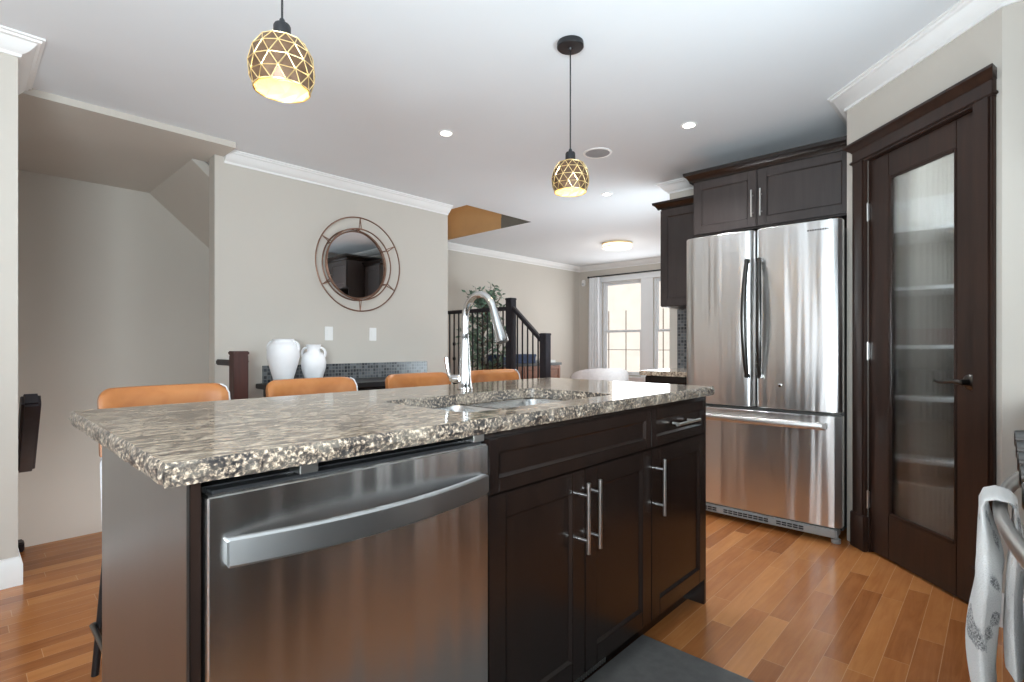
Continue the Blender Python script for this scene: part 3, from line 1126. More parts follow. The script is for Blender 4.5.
# dishwasher
DW0, DW1 = 0.269, 0.889
dw = thing('dishwasher', 'stainless steel dishwasher with bowed handle built into the island', 'dishwasher', ((DW0 + DW1) / 2, 1.25, 0))
b = MB()
b.box(DW0 + 0.004, DW1 - 0.004, IY0 + 0.035, 1.52, 0.09, 0.868)
b.box(DW0 + 0.02, DW1 - 0.02, IY0 + 0.08, 1.50, 0.0, 0.09)
b.build('tub', M['black'], dw)
b = MB()
b.box(DW0, DW1, IY0 - 0.008, IY0 + 0.034, 0.115, 0.861, 0.0045, seg=3)
dd = b.build('door', M['steel_dw'], dw)
MB().box(DW0 + 0.012, DW1 - 0.012, IY0 + 0.006, IY0 + 0.06, 0.8612, 0.866, 0.001).build('control_strip', M['black'], dw)
# bowed bar handle
h = MB()
prof = []
rings = []
for i in range(33):
    u = i / 32
    x = DW0 + 0.028 + (DW1 - DW0 - 0.050) * u
    bow = 0.004 + 0.040 * (1 - (2 * u - 1) ** 2)
    y1_ = IY0 - 0.022 - bow
    zt, zb = 0.792, 0.745
    rings.append([(x, y1_ + 0.020, zb + .003), (x, y1_ + 0.003, zb), (x, y1_, zb + 0.004), (x, y1_ + 0.002, zt - 0.004), (x, y1_ + 0.006, zt), (x, y1_ + 0.020, zt - .002)])
h.rings(rings)
for x in (DW0 + 0.030, DW1 - 0.026):
    h.box(x - 0.004, x + 0.012, IY0 - 0.024, IY0 - 0.006, 0.748, 0.789, 0.002)
h.build('handle', M['steel_bar'], dd, org=dw['_org'])
for x in (0.425, 0.850):
    MB().box(x, x + 0.035, IY0 + 0.004, IY0 + 0.05, 0.8665, 0.8855, 0.001).build('mounting_bracket', M['nickel'], dw)


# granite slab with chiselled edge and a sink opening
def granite_top():
    mb = MB()
    bm = mb.bm
    x0, x1, y0, y1 = 0.208, 2.222, 0.898, 1.815
    hx0, hx1, hy0, hy1, hr = 0.905, 1.620, 1.010, 1.415, 0.045
    zt, zb = 0.925, 0.888
    step = 0.011
    outer = []

    def seg(a, b2):
        n = int(max(abs(b2[0] - a[0]), abs(b2[1] - a[1])) / step)
        for i in range(n):
            u = i / n
            outer.append((a[0] + (b2[0] - a[0]) * u, a[1] + (b2[1] - a[1]) * u))
    seg((x0, y0), (x1, y0))
    seg((x1, y0), (x1, y1))
    seg((x1, y1), (x0, y1))
    seg((x0, y1), (x0, y0))
    cx, cy = (x0 + x1) / 2, (y0 + y1) / 2

    def out_n(p):
        d = Vector((0, 0))
        if abs(p[0] - x0) < 1e-6: d.x -= 1
        if abs(p[0] - x1) < 1e-6: d.x += 1
        if abs(p[1] - y0) < 1e-6: d.y -= 1
        if abs(p[1] - y1) < 1e-6: d.y += 1
        return d.normalized() if d.length else d
    levels = [(zt, 0.0045, 0.0020), (zt - 0.005, 0.001, 0.003), (zt - 0.013, -0.001, 0.0055), (zt - 0.021, -0.001, 0.006), (zt - 0.030, 0.001, 0.0055), (zb, 0.004, 0.003)]
    loops = []
    for z, inset, amp in levels:
        ring = []
        for p in outer:
            n = out_n(p)
            k = noise.noise(Vector((p[0] * 55, p[1] * 55, z * 70))) + 0.6 * noise.noise(Vector((p[0] * 130, p[1] * 130, z * 150)))
            dz = 0 if z in (zt,) else noise.noise(Vector((p[0] * 60 + 9, p[1] * 60, z * 90))) * 0.0025
            off = -inset + k * amp
            ring.append(bm.verts.new((p[0] + n.x * off, p[1] + n.y * off, z + (dz if z != zb else 0))))
        loops.append(ring)
    n = len(outer)
    for a, b2 in zip(loops, loops[1:]):
        for i in range(n):
            f = bm.faces.new((a[i], a[(i + 1) % n], b2[(i + 1) % n], b2[i]))
            f.material_index = 1
            f.smooth = False
    hole = []
    for ccx, ccy, a0 in ((hx1 - hr, hy1 - hr, 0), (hx0 + hr, hy1 - hr, 90), (hx0 + hr, hy0 + hr, 180), (hx1 - hr, hy0 + hr, 270)):
        for k in range(9):
            a = math.radians(a0 + 90 * k / 8)
            hole.append((ccx + hr * math.cos(a), ccy + hr * math.sin(a)))
    hn = len(hole)
    h0 = [bm.verts.new((p[0], p[1], zt)) for p in hole]
    h1 = [bm.verts.new((p[0], p[1], zb)) for p in hole]
    for i in range(hn):
        f = bm.faces.new((h0[i], h0[(i + 1) % hn], h1[(i + 1) % hn], h1[i]))
        f.material_index = 1
    for lp, hl in ((loops[0], h0), (loops[-1], h1)):
        es = [bm.edges.get((lp[i], lp[(i + 1) % n])) for i in range(n)] + [bm.edges.get((hl[i], hl[(i + 1) % hn])) for i in range(hn)]
        bmesh.ops.triangle_fill(bm, edges=es, use_beauty=True, use_dissolve=False)
    return mb


o = granite_top().build('countertop', [M['granite'], M['granite_edge']], smooth=24)
tag(o, 'speckled beige granite island countertop with a chiselled edge', 'countertop')

# undermount sink with two bowls
sk = thing('kitchen_sink', 'double bowl stainless steel sink set into the island granite', 'sink', (1.26, 1.21, 0.69))


def rrect(x0, x1, y0, y1, r, z, n=6):
    out = []
    for ccx, ccy, a0 in ((x1 - r, y1 - r, 0), (x0 + r, y1 - r, 90), (x0 + r, y0 + r, 180), (x1 - r, y0 + r, 270)):
        for k in range(n + 1):
            a = math.radians(a0 + 90 * k / n)
            out.append((ccx + r * math.cos(a), ccy + r * math.sin(a), z))
    return out


for a0, a1 in ((0.885, 1.235), (1.250, 1.640)):
    b = MB()
    y0, y1 = 0.99, 1.435
    rg = [rrect(a0, a1, y0, y1, 0.03, 0.8875), rrect(a0, a1, y0, y1, 0.03, 0.8855),
          rrect(a0 + 0.003, a1 - 0.003, y0 + 0.003, y1 - 0.003, 0.03, 0.70), rrect(a0 + 0.02, a1 - 0.02, y0 + 0.02, y1 - 0.02, 0.03, 0.692)]
    b.rings(rg, cap0=False)
    ins = [rrect(a0 + .012, a1 - .012, y0 + .012, y1 - .012, 0.04, 0.8875), rrect(a0 + .018, a1 - .018, y0 + .018, y1 - .018, 0.05, 0.872),
           rrect(a0 + .022, a1 - .022, y0 + .022, y1 - .022, 0.05, 0.73), rrect(a0 + .03, a1 - .03, y0 + .03, y1 - .03, 0.05, 0.708), rrect(a0 + .05, a1 - .05, y0 + .05, y1 - .05, 0.05, 0.70)]
    b.rings([rg[0]] + ins, cap0=False)
    bmesh.ops.remove_doubles(b.bm, verts=b.bm.verts[:], dist=0.0001)
    bw = b.build('bowl', M['sink'], sk)
    MB().lathe([(0.045, 0.7005), (0.045, 0.704), (0.03, 0.705), (0.02, 0.702)], ((a0 + a1) / 2, 1.25, 0)).build('drain', M['chrome'], bw, org=sk['_org'])

# faucet
fx, fy = 1.382, 1.555
fa = thing('faucet', 'tall chrome pull-down faucet behind the island sink', 'faucet', (fx, fy, 0.925))
b = MB()
b.lathe([(0.030, 0.9252), (0.031, 0.932), (0.027, 0.940), (0.0255, 0.965), (0.0235, 1.00), (0.0205, 1.05), (0.0185, 1.09), (0.0165, 1.12), (0.0150, 1.145), (0.012, 1.15)], (fx, fy, 0), 28)
b.build('body', M['chrome'], fa)
b = MB()
pts = [(fx, fy, 1.14), (fx, fy, 1.18)]
R = 0.084
for i in range(1, 17):
    a = PI * i / 16 * 0.90
    pts.append((fx, fy - R + R * math.cos(a), 1.200 + R * math.sin(a) * 1.15))
b.tube(pts, 0.0135, 16)
b.build('spout', M['chrome'], fa)
e = Vector(pts[-1])
dirv = (Vector(pts[-1]) - Vector(pts[-2])).normalized()
b = MB()
b.tube([e - dirv * 0.005, e + dirv * 0.02, e + dirv * 0.06, e + dirv * 0.112, e + dirv * 0.125], [0.0145, 0.0160, 0.0185, 0.0245, 0.0245], 20)
hd = b.build('spray_head', M['chrome'], fa)
b = MB()
b.tube([e + dirv * 0.1252, e + dirv * 0.1275], [0.021, 0.020], 20)
b.build('nozzle', M['black'], hd, org=fa['_org'])
b = MB()
b.tube([(fx - 0.018, fy + 0.012, 0.968), (fx - 0.035, fy + 0.036, 0.968), (fx - 0.040, fy + 0.044, 0.968)], [0.017, 0.016, 0.010], 16)
b.tube([(fx - 0.033, fy + 0.034, 0.968), (fx - 0.042, fy + 0.046, 0.982), (fx - 0.046, fy + 0.052, 1.012), (fx - 0.05, fy + 0.056, 1.052)], [0.010, 0.0085, 0.0075, 0.0085], 12)
b.build('lever', M['chrome'], fa)

# kitchen mat
b = MB().box(0.35, 1.772, 0.30, 0.990, 0.0, 0.014, 0.006)
tag(b.build('floor_mat', M['mat']), 'dark grey rubber mat in front of the island', 'mat')


# ------------------------------------------------------------------ counter stools
def make_stool(loc, label):
    t = thing('counter_stool', label, 'stool', (0, 0, 0), group='tan leather stools along the island')
    # curved low back: front leather pad and a pale outer shell
    W, H0, H1 = 0.208, 0.70, 0.945
    def back(yoff, th, w, z0, z1, r):
        mb = MB()
        rows = []
        NZ, NX = 14, 24
        for side in (0, 1):
            for j in range(NZ + 1):
                v = 0.8 * j / 6 if j <= 6 else 1 - 0.2 * (1 - math.sin(PI / 2 * (j - 6) / (NZ - 6)))
                z = z0 + (z1 - z0) * v
                # rounded top corners
                ww = w
                dz = z1 - z
                if dz < r:
                    ww = w - r + math.sqrt(max(0, r * r - (r - dz) ** 2))
                row = []
                for i in range(NX + 1):
                    u = -1 + 2 * i / NX
                    x = ww * u
                    yy = yoff - 0.035 * (abs(x) / W) ** 3 + 0.045 * (z - 0.70) / 0.25
                    e = 0.012 * max(0, (abs(u) - 0.9) / 0.1) + 0.010 * max(0, (v - 0.9) / 0.1)
                    row.append((x, yy + (th / 2 - e if side else -(th / 2 - e)), z))
                rows.append((side, row))
        fr_ = [r_ for s_, r_ in rows if s_ == 0]
        bk_ = [r_ for s_, r_ in rows if s_ == 1]
        A = [[mb.bm.verts.new(p) for p in r_] for r_ in fr_]
        B = [[mb.bm.verts.new(p) for p in r_] for r_ in bk_]
        for G in (A, B):
            for j in range(NZ):
                for i in range(NX):
                    mb.bm.faces.new((G[j][i], G[j][i + 1], G[j + 1][i + 1], G[j + 1][i]))
        for j in range(NZ):
            for i in (0, NX):
                mb.bm.faces.new((A[j][i], A[j + 1][i], B[j + 1][i], B[j][i]))
        for i in range(NX):
            for j in (0, NZ):
                mb.bm.faces.new((A[j][i], A[j][i + 1], B[j][i + 1], B[j][i]))
        return mb
    back(0.19, 0.050, 0.200, 0.735, 0.955, 0.042).build('backrest', M['leather'], t, smooth=60)
    back(0.212, 0.024, 0.197, 0.48, 0.74, 0.03).build('back_shell', M['cloth_grey'], t, smooth=60)
    b = MB()
    b.tube([(0.200, 0.153, 0.74), (0.200, 0.163, 0.80), (0.200, 0.175, 0.87), (0.199, 0.184, 0.918), (0.189, 0.191, 0.943), (0.172, 0.196, 0.953)], 0.003, 8)
    b.build('side_piping', M['cloth_grey'], t)
    # seat pad
    b = MB()
    b.rings([rrect(-0.175, 0.175, -0.19, 0.19, 0.07, 0.60, 8), rrect(-0.185, 0.185, -0.20, 0.195, 0.08, 0.615, 8), rrect(-0.185, 0.185, -0.20, 0.195, 0.08, 0.65, 8),
             rrect(-0.17, 0.17, -0.185, 0.18, 0.08, 0.668, 8), rrect(-0.12, 0.12, -0.13, 0.11, 0.06, 0.674, 8)])
    b.build('seat', M['leather'], t, smooth=50)
    b = MB()
    b.rings([rrect(-0.17, 0.17, -0.18, 0.18, 0.05, 0.575, 6), rrect(-0.173, 0.173, -0.188, 0.188, 0.06, 0.600, 6)])
    b.build('seat_frame', M['black_metal'], t)
    for sx in (-1, 1):
        for sy in (-1, 1):
            b = MB()
            b.tube([(sx * 0.165, sy * 0.165, 0.59), (sx * 0.205, sy * 0.215, 0.0)], [0.014, 0.011], 12)
            b.build('leg', M['black_metal'], t)
    b = MB()
    z = 0.17
    q = 0.212
    b.tube([(-q, -q, z), (q, -q, z)], 0.009, 10)
    b.tube([(-q, q, z), (q, q, z)], 0.009, 10)
    b.tube([(-q, -q, z), (-q, q, z)], 0.009, 10)
    b.tube([(q, -q, z), (q, q, z)], 0.009, 10)
    b.build('footrest', M['handle_dark'], t)
    t.location = loc
    return t


SY = 1.99
st = make_stool((0.522, SY, 0), 'tan leather counter stool nearest the chiselled island corner and dishwasher')
for x, lab in ((1.068, 'tan leather counter stool in front of the two white vases'),
               (1.636, 'tan leather counter stool behind the faucet lever, third from the dishwasher end'),
               (2.182, 'tan leather counter stool in front of the stair railing, last before the fridge')):
    s2 = copy_tree(st)
    s2.location = (x, SY, 0)
    s2['label'] = lab

# ------------------------------------------------------------------ mirror and wall plates
MX, MZ, MYW = 2.385, 1.798, YM
mr = thing('wall_mirror', 'round mirror in a double copper wire ring frame', 'mirror', (MX, MYW, MZ))
b = MB()
b.rings([[(MX + r * math.cos(2 * PI * k / 64), y, MZ + r * math.sin(2 * PI * k / 64)) for k in range(64)] for r, y in ((0.282, MYW - 0.022), (0.282, MYW - 0.034))])
b.build('mirror_glass', M['mirror'], mr, smooth=15)
b = MB()
b.torus((MX, MYW - 0.030, MZ), 0.287, 0.0065, 'Y', 72, 10)
b.torus((MX, MYW - 0.085, MZ), 0.306, 0.006, 'Y', 72, 8)
b.torus((MX, MYW - 0.085, MZ), 0.402, 0.006, 'Y', 80, 8)
b.torus((MX, MYW - 0.010, MZ), 0.306, 0.006, 'Y', 72, 8)
for k in range(6):
    a = PI / 2 + k * PI / 3
    for da in (-0.035, 0.035):
        b.tube([(MX + 0.402 * math.cos(a), MYW - 0.085, MZ + 0.402 * math.sin(a)), (MX + 0.306 * math.cos(a + da), MYW - 0.085, MZ + 0.306 * math.sin(a + da))], 0.004, 8)
    b.tube([(MX + 0.306 * math.cos(a), MYW - 0.085, MZ + 0.306 * math.sin(a)), (MX + 0.287 * math.cos(a), MYW - 0.03, MZ + 0.287 * math.sin(a))], 0.004, 8)
    b.tube([(MX + 0.306 * math.cos(a), MYW - 0.085, MZ + 0.306 * math.sin(a)), (MX + 0.306 * math.cos(a), MYW - 0.002, MZ + 0.306 * math.sin(a))], 0.004, 8)
b.build('wire_frame', M['copper'], mr)

for x, z, lab in ((2.140, 1.200, 'white light switch plate nearer the vases'), (2.560, 1.200, 'white light switch plate nearer the faucet')):
    t = thing('light_switch', lab, 'light switch', (x, YM, z), group='switch plates under the mirror')
    MB().box(x - 0.036, x + 0.036, YM - 0.007, YM, z - 0.058, z + 0.058, 0.003).build('cover_plate', M['white_plastic'], t)
    MB().box(x - 0.017, x + 0.017, YM - 0.012, YM - 0.006, z - 0.034, z + 0.034, 0.002).build('rocker', M['white_plastic'], t)

# ------------------------------------------------------------------ built-in desk, tile and vases
dk = thing('console_desk', 'black topped desk against the mirror wall below the mosaic strip', 'desk', (2.4, 3.87, 0))
MB().box(1.545, 3.20, 3.60, YM - 0.017, 0.775, 0.812, 0.004).build('desktop', M['black'], dk)
b = MB()
b.box(1.60, 1.64, 3.64, YM - 0.02, 0.0, 0.775, 0.002)
b.box(3.14, 3.18, 3.64, YM - 0.02, 0.0, 0.775, 0.002)
b.box(1.64, 3.14, 4.04, YM - 0.02, 0.30, 0.775, 0.002)
b.build('desk_frame', M['espresso'], dk)
o = MB().box(1.60, 3.16, YM - 0.012, YM, 0.812, 0.945).build('tile_strip', M['mosaic'])
tag(o, 'grey mosaic tile strip on the wall behind the vases', 'tile strip', kind='structure')


def vase(name, label, x, y, z, prof, hz0, hz1, hr0, hr1, hw):
    t = thing(name, label, 'vase', (x, y, z), group='white amphora vases')
    b = MB()
    inner = [(max(0.004, r - 0.007), zz) for r, zz in prof[::-1] if zz > 0.03]
    b.lathe([(r, z + zz) for r, zz in prof] + [(r, z + zz) for r, zz in inner] + [(0.02, z + 0.03)], (x, y, 0), 40)
    b.build('vase_body', M['ceramic'], t, smooth=60)
    for sgn in (-1, 1):
        b = MB()
        ax = Vector((0.74, -0.67, 0)) * sgn
        pts = []
        for i in range(11):
            u = i / 10
            r = hr0 + (hr1 - hr0) * u + hw * math.sin(PI * u)
            pts.append(Vector((x, y, z + hz1 + (hz0 - hz1) * u + 0.02 * math.sin(PI * u) * (1 - u))) + ax * r)
        b.tube(pts, 0.011, 10, flat=(1.5, 0.8))
        b.build('handle', M['ceramic'], t, smooth=60)
    return t


vase('vase', 'tall broad-shouldered white ceramic vase on the black desk', 1.650, 3.86, 0.812,
     [(0.055, 0), (0.062, 0.004), (0.075, 0.06), (0.098, 0.14), (0.112, 0.20), (0.113, 0.245), (0.105, 0.285), (0.088, 0.305), (0.074, 0.312), (0.072, 0.325), (0.078, 0.333), (0.072, 0.336)],
     0.245, 0.318, 0.070, 0.108, 0.018)
vase('vase', 'smaller round-bellied white ceramic vase on the black desk', 1.882, 3.86, 0.812,
     [(0.050, 0), (0.055, 0.004), (0.070, 0.05), (0.087, 0.11), (0.092, 0.155), (0.085, 0.20), (0.068, 0.228), (0.050, 0.238), (0.046, 0.262), (0.053, 0.288), (0.056, 0.294), (0.050, 0.295)],
     0.20, 0.272, 0.046, 0.083, 0.020)

# ------------------------------------------------------------------ stairwell newel and handrails
nw = thing('newel_post', 'short mahogany newel post at the end of the mirror wall', 'newel post', (1.30, 3.735, 0))
b = MB()
b.box(1.252, 1.345, 3.69, 3.78, 0, 1.035, 0.004)
b.box(1.247, 1.350, 3.685, 3.785, 1.035, 1.062, 0.006)
b.box(1.249, 1.348, 3.687, 3.783, 0.985, 1.0, 0.004)
b.build('post', M['post_wood'], nw)
b = MB()
b.box(1.275, 1.322, 3.78, YM - 0.001, 0.96, 1.0, 0.008)
b.build('rail_stub', M['newel'], nw)
b = MB()
b.prism([(3.70, 0.79), (3.745, 0.845), (3.80, 0.835), (4.14, 0.505), (4.16, 0.44), (4.10, 0.37), (4.04, 0.385)], 0.232, 0.310, bev=0.012,
        M4=Matrix(((0, 0, 1, 0), (1, 0, 0, 0), (0, 1, 0, 0), (0, 0, 0, 1))))
hr_ = thing('stair_handrail', 'dark handrail end on the stairwell wall at the picture edge', 'handrail', (0.26, 3.9, 0.4))
b.build('rail', M['newel'], hr_)
MB().tube([(0.21, 3.92, 0.60), (0.25, 3.92, 0.60)], 0.012, 10).build('bracket', M['black_metal'], hr_)
o = MB().box(0.211, 0.250, 3.80, 3.88, 0.0, 0.05, 0.006).build('stair_nosing_block', M['newel'])
tag(o, 'small dark block on the floor where the stairwell wall ends', 'block')

# ------------------------------------------------------------------ raised landing, steps and the stair railing
m = MB()
m.box(3.42, 4.46, 4.13, YF, 0, 0.54)
m.box(3.42, 4.46, 3.87, 4.13, 0, 0.36)
m.box(3.42, 4.46, 3.61, 3.87, 0, 0.18)
for y, z in ((3.61, 0.18), (3.87, 0.36), (4.13, 0.54)):
    m.box(3.42, 4.49, y - 0.025, y + 0.02, z - 0.025, z + 0.002, 0.006)
o = m.build('staircase', M['floor'])
tag(o, 'wooden steps and landing beside the black stair railing', 'stairs', kind='structure')

RX = 4.40
sr = thing('stair_railing', 'black stair railing with thin balusters and two square newel posts', 'railing', (RX, 4.15, 0))
for y0, y1, z0, z1 in ((4.105, 4.195, 0.54, 1.62), (3.59, 3.68, 0.0, 1.205)):
    b = MB()
    b.box(RX - 0.045, RX + 0.045, y0, y1, z0, z1, 0.004)
    b.box(RX - 0.050, RX + 0.050, y0 - 0.005, y1 + 0.005, z1, z1 + 0.028, 0.006)
    b.build('newel_post', M['newel'], sr)
b = MB()
b.box(RX - 0.03, RX + 0.03, 4.195, YF - 0.001, 1.505, 1.550, 0.010)
b.build('handrail', M['newel'], sr)
b = MB()
b.prism([(3.68, 1.125), (3.68, 1.18), (4.105, 1.555), (4.105, 1.50)], RX - 0.03, RX + 0.03, bev=0.008, M4=Matrix(((0, 0, 1, 0), (1, 0, 0, 0), (0, 1, 0, 0), (0, 0, 0, 1))))
b.build('handrail', M['newel'], sr)
y = 4.275
k = 0
while y < 5.56:
    b = MB()
    b.box(RX - 0.0065, RX + 0.0065, y - 0.0065, y + 0.0065, 0.54, 1.507)
    if k % 3 == 1:
        for zz in (0.93, 1.12):
            b.lathe([(0.007, -0.03), (0.019, -0.012), (0.021, 0), (0.019, 0.012), (0.007, 0.03)], (RX, y, zz), 10)
    b.build('baluster', M['black_metal'], sr)
    y += 0.088
    k += 1
for i in range(5):
    y = 3.735 + i * 0.078
    zt = 1.125 + (1.50 - 1.125) * (y - 3.68) / 0.425 + 0.01
    z0 = 0.18 if y < 3.87 else 0.36
    b = MB()
    b.box(RX - 0.0065, RX + 0.0065, y - 0.0065, y + 0.0065, z0, zt)
    b.build('baluster', M['black_metal'], sr)

# ------------------------------------------------------------------ plant, sideboard, armchair in the living room
px, py = 4.86, 5.08
pt = thing('potted_tree', 'leafy green potted tree standing behind the stair railing', 'potted plant', (px, py, 0))
b = MB()
b.lathe([(0.15, 0.0), (0.17, 0.02), (0.20, 0.36), (0.205, 0.38), (0.19, 0.38), (0.18, 0.33), (0.0, 0.33)], (px, py, 0), 32, caps=False)
b.build('pot', M['cloth_grey'], pt)
b = MB()
rnd = random.Random(3)
tips = []
b.tube([(px, py, 0.33), (px + 0.01, py, 0.7), (px - 0.01, py + 0.01, 1.1), (px, py, 1.62)], [0.018, 0.015, 0.012, 0.006], 8)
for i in range(85):
    z = 0.62 + 1.2 * rnd.random()
    a = rnd.random() * 2 * PI
    L = 0.34 * (1 - 0.45 * max(0, (z - 0.9))) * (0.6 + 0.5 * rnd.random())
    z_s = min(z, 1.60)
    p0 = Vector((px, py, z_s))
    p1 = p0 + Vector((math.cos(a) * L * 0.6, math.sin(a) * L * 0.6, 0.10))
    p2 = p0 + Vector((math.cos(a) * L, math.sin(a) * L, 0.14 + 0.18 * rnd.random()))
    b.tube([p0, p1, p2], [0.005, 0.004, 0.002], 5)
    tips.append((p0, p1, p2))
b.build('stem', M['bark'], pt)
b = MB()
for p0, p1, p2 in tips:
    for j in range(15):
        u = 0.25 + 0.8 * rnd.random()
        p = (p0.lerp(p1, u * 1.6) if u < 0.6 else p1.lerp(p2, min(1, (u - 0.6) / 0.4)))
        d = Vector((rnd.uniform(-1, 1), rnd.uniform(-1, 1), rnd.uniform(-0.5, 0.9))).normalized()
        sd = d.cross(Vector((rnd.uniform(-1, 1), rnd.uniform(-1, 1), 1))).normalized()
        L = rnd.uniform(0.055, 0.10)
        w = L * 0.24
        up = d.cross(sd) * 0.006
        vs = [b.bm.verts.new(q) for q in (p, p + d * L * 0.45 + sd * w, p + d * L, p + d * L * 0.45 - sd * w, p + d * L * 0.45 + up)]
        for tri in ((0, 1, 4), (1, 2, 4), (2, 3, 4), (3, 0, 4)):
            b.bm.faces.new([vs[i] for i in tri])
b.build('foliage', M['leaf'], pt)

sx0, sx1, sy0, sy1 = 5.30, 6.62, 5.16, 5.57
sb = thing('sideboard', 'low brown wood sideboard with a dark top beyond the stair railing', 'sideboard', ((sx0 + sx1) / 2, 5.37, 0))
MB().box(sx0 - 0.02, sx1 + 0.02, sy0 - 0.02, sy1, 0.79, 0.83, 0.004).build('top', M['black'], sb)
b = MB()
b.box(sx0, sx1, sy0, sy1, 0.14, 0.79, 0.004)
b.build('carcass', M['brown_wood'], sb)
for i in range(3):
    a = sx0 + 0.01 + i * (sx1 - sx0 - 0.02) / 3
    d = MB()
    shaker(d, 'Y', sy0, a + 0.004, a + (sx1 - sx0 - 0.02) / 3 - 0.004, 0.16, 0.78, rail=0.05, th=0.018)
    dd = d.build('door', M['brown_wood'], sb)
    MB().box(a + 0.36, a + 0.37, sy0 - 0.04, sy0 - 0.018, 0.42, 0.54, 0.002).build('handle', M['nickel'], dd, org=sb['_org'])
for x in (sx0 + 0.05, sx1 - 0.05):
    for y in (sy0 + 0.05, sy1 - 0.05):
        MB().tube([(x, y, 0), (x, y, 0.14)], [0.014, 0.022], 12).build('leg', M['brown_wood'], sb)
bx_ = thing('storage_box', 'navy storage box on the brown sideboard behind the railing', 'box', (5.72, 5.36, 0.83))
MB().box(5.32, 6.12, 5.24, 5.50, 0.83, 0.94, 0.008).build('box_body', M['navy'], bx_)
MB().box(5.31, 6.13, 5.23, 5.51, 0.925, 0.965, 0.008).build('lid', M['navy'], bx_)
bk_ = thing('book', 'white book lying on the end of the brown sideboard', 'book', (6.46, 5.34, 0.83))
MB().box(6.32, 6.60, 5.24, 5.46, 0.831, 0.862).build('pages', M['shelf'], bk_)
b = MB()
b.box(6.315, 6.605, 5.235, 5.465, 0.830, 0.834, 0.001)
b.box(6.315, 6.605, 5.235, 5.465, 0.862, 0.866, 0.001)
b.box(6.315, 6.605, 5.463, 5.468, 0.830, 0.866, 0.001)
b.build('cover', M['white_plastic'], bk_)

ac = thing('armchair', 'pale grey barrel armchair in front of the living room windows', 'armchair', (4.75, 3.17, 0))
b = MB()
ax_, ay_ = 4.75, 3.17
ring_o, N = [], 30
rows = []
for z, ro, ri in ((0.22, 0.27, 0.21), (0.45, 0.30, 0.235), (0.70, 0.312, 0.25), (0.83, 0.312, 0.256), (0.865, 0.303, 0.266)):
    rows.append((z, ro, ri))
ang0 = math.radians(-133 - 115)
sec = []
for i in range(N + 1):
    a = ang0 + math.radians(230) * i / N
    fall = 1 - 0.26 * (abs(2 * i / N - 1) ** 2.5)
    ring = []
    for z, ro, ri in rows:
        zz = 0.22 + (z - 0.22) * fall
        ring.append((ax_ + ro * math.cos(a), ay_ + ro * math.sin(a), zz))
    for z, ro, ri in rows[::-1]:
        zz = 0.22 + (z - 0.22) * fall
        ring.append((ax_ + ri * math.cos(a), ay_ + ri * math.sin(a), zz))
    sec.append(ring)
b.rings(sec)
b.build('backrest', M['cloth_cream'], ac, smooth=60)
MB().lathe([(0.215, 0.22), (0.23, 0.25), (0.23, 0.42), (0.21, 0.45), (0.0, 0.455)], (ax_, ay_, 0), 32, caps=False).build('seat', M['cloth_cream'], ac)
for k in range(4):
    a = PI / 4 + k * PI / 2
    MB().tube([(ax_ + 0.18 * math.cos(a), ay_ + 0.18 * math.sin(a), 0.23), (ax_ + 0.22 * math.cos(a), ay_ + 0.22 * math.sin(a), 0)], [0.02, 0.012], 10).build('leg', M['brown_wood'], ac)

# curtain and rod, corner sensor
rod = thing('curtain_rod', 'thin dark curtain rod above the living room windows', 'curtain rod', (XE, 4.3, 2.30))
MB().tube([(XE - 0.09, 3.10, 2.300), (XE - 0.09, 5.33, 2.300)], 0.011, 12).build('rod', M['black_metal'], rod)
for y in (3.10, 5.33):
    b = MB()
    b.lathe([(0.0, -0.02), (0.014, -0.014), (0.019, 0), (0.014, 0.014), (0.0, 0.02)], (XE - 0.09, y + (0.012 if y > 4 else -0.012), 2.300), 14, caps=False)
    b.build('finial', M['black_metal'], rod)
for y in (3.2, 5.22):
    MB().tube([(XE - 0.09, y, 2.300), (XE, y, 2.300)], 0.008, 8).build('bracket', M['black_metal'], rod)
b = MB()
N = 60
A, B_ = [], []
for z, spread in ((2.286, 0.92), (2.0, 0.95), (1.2, 1.02), (0.04, 1.10)):
    ra_, rb_ = [], []
    for i in range(N + 1):
        u = i / N
        yy = 5.20 + (u - 0.5) * 0.25 * spread
        xx = XE - 0.09 + 0.026 * math.sin(u * 2 * PI * 4.5)
        ra_.append((xx - 0.013, yy, z))
        rb_.append((xx - 0.010 - 0.0005, yy, z))
    A.append(ra_)
    B_.append(rb_)
for j in range(len(A)):
    A[j] = A[j] + B_[j][::-1]
b.rings(A)
o = b.build('curtain', M['cloth_white'], smooth=60)
tag(o, 'white gathered curtain hanging at the window edge by the corner', 'curtain')
sn = thing('motion_sensor', 'small white motion sensor high in the living room corner', 'sensor', (XE - 0.03, 5.50, 2.17))
b = MB().box(XE - 0.045, XE, 5.455, 5.525, 2.165, 2.275, 0.012)
b.build('housing', M['white_plastic'], sn)
MB().box(XE - 0.049, XE - 0.044, 5.470, 5.510, 2.18, 2.215, 0.002).build('lens', M['cloth_grey'], sn)


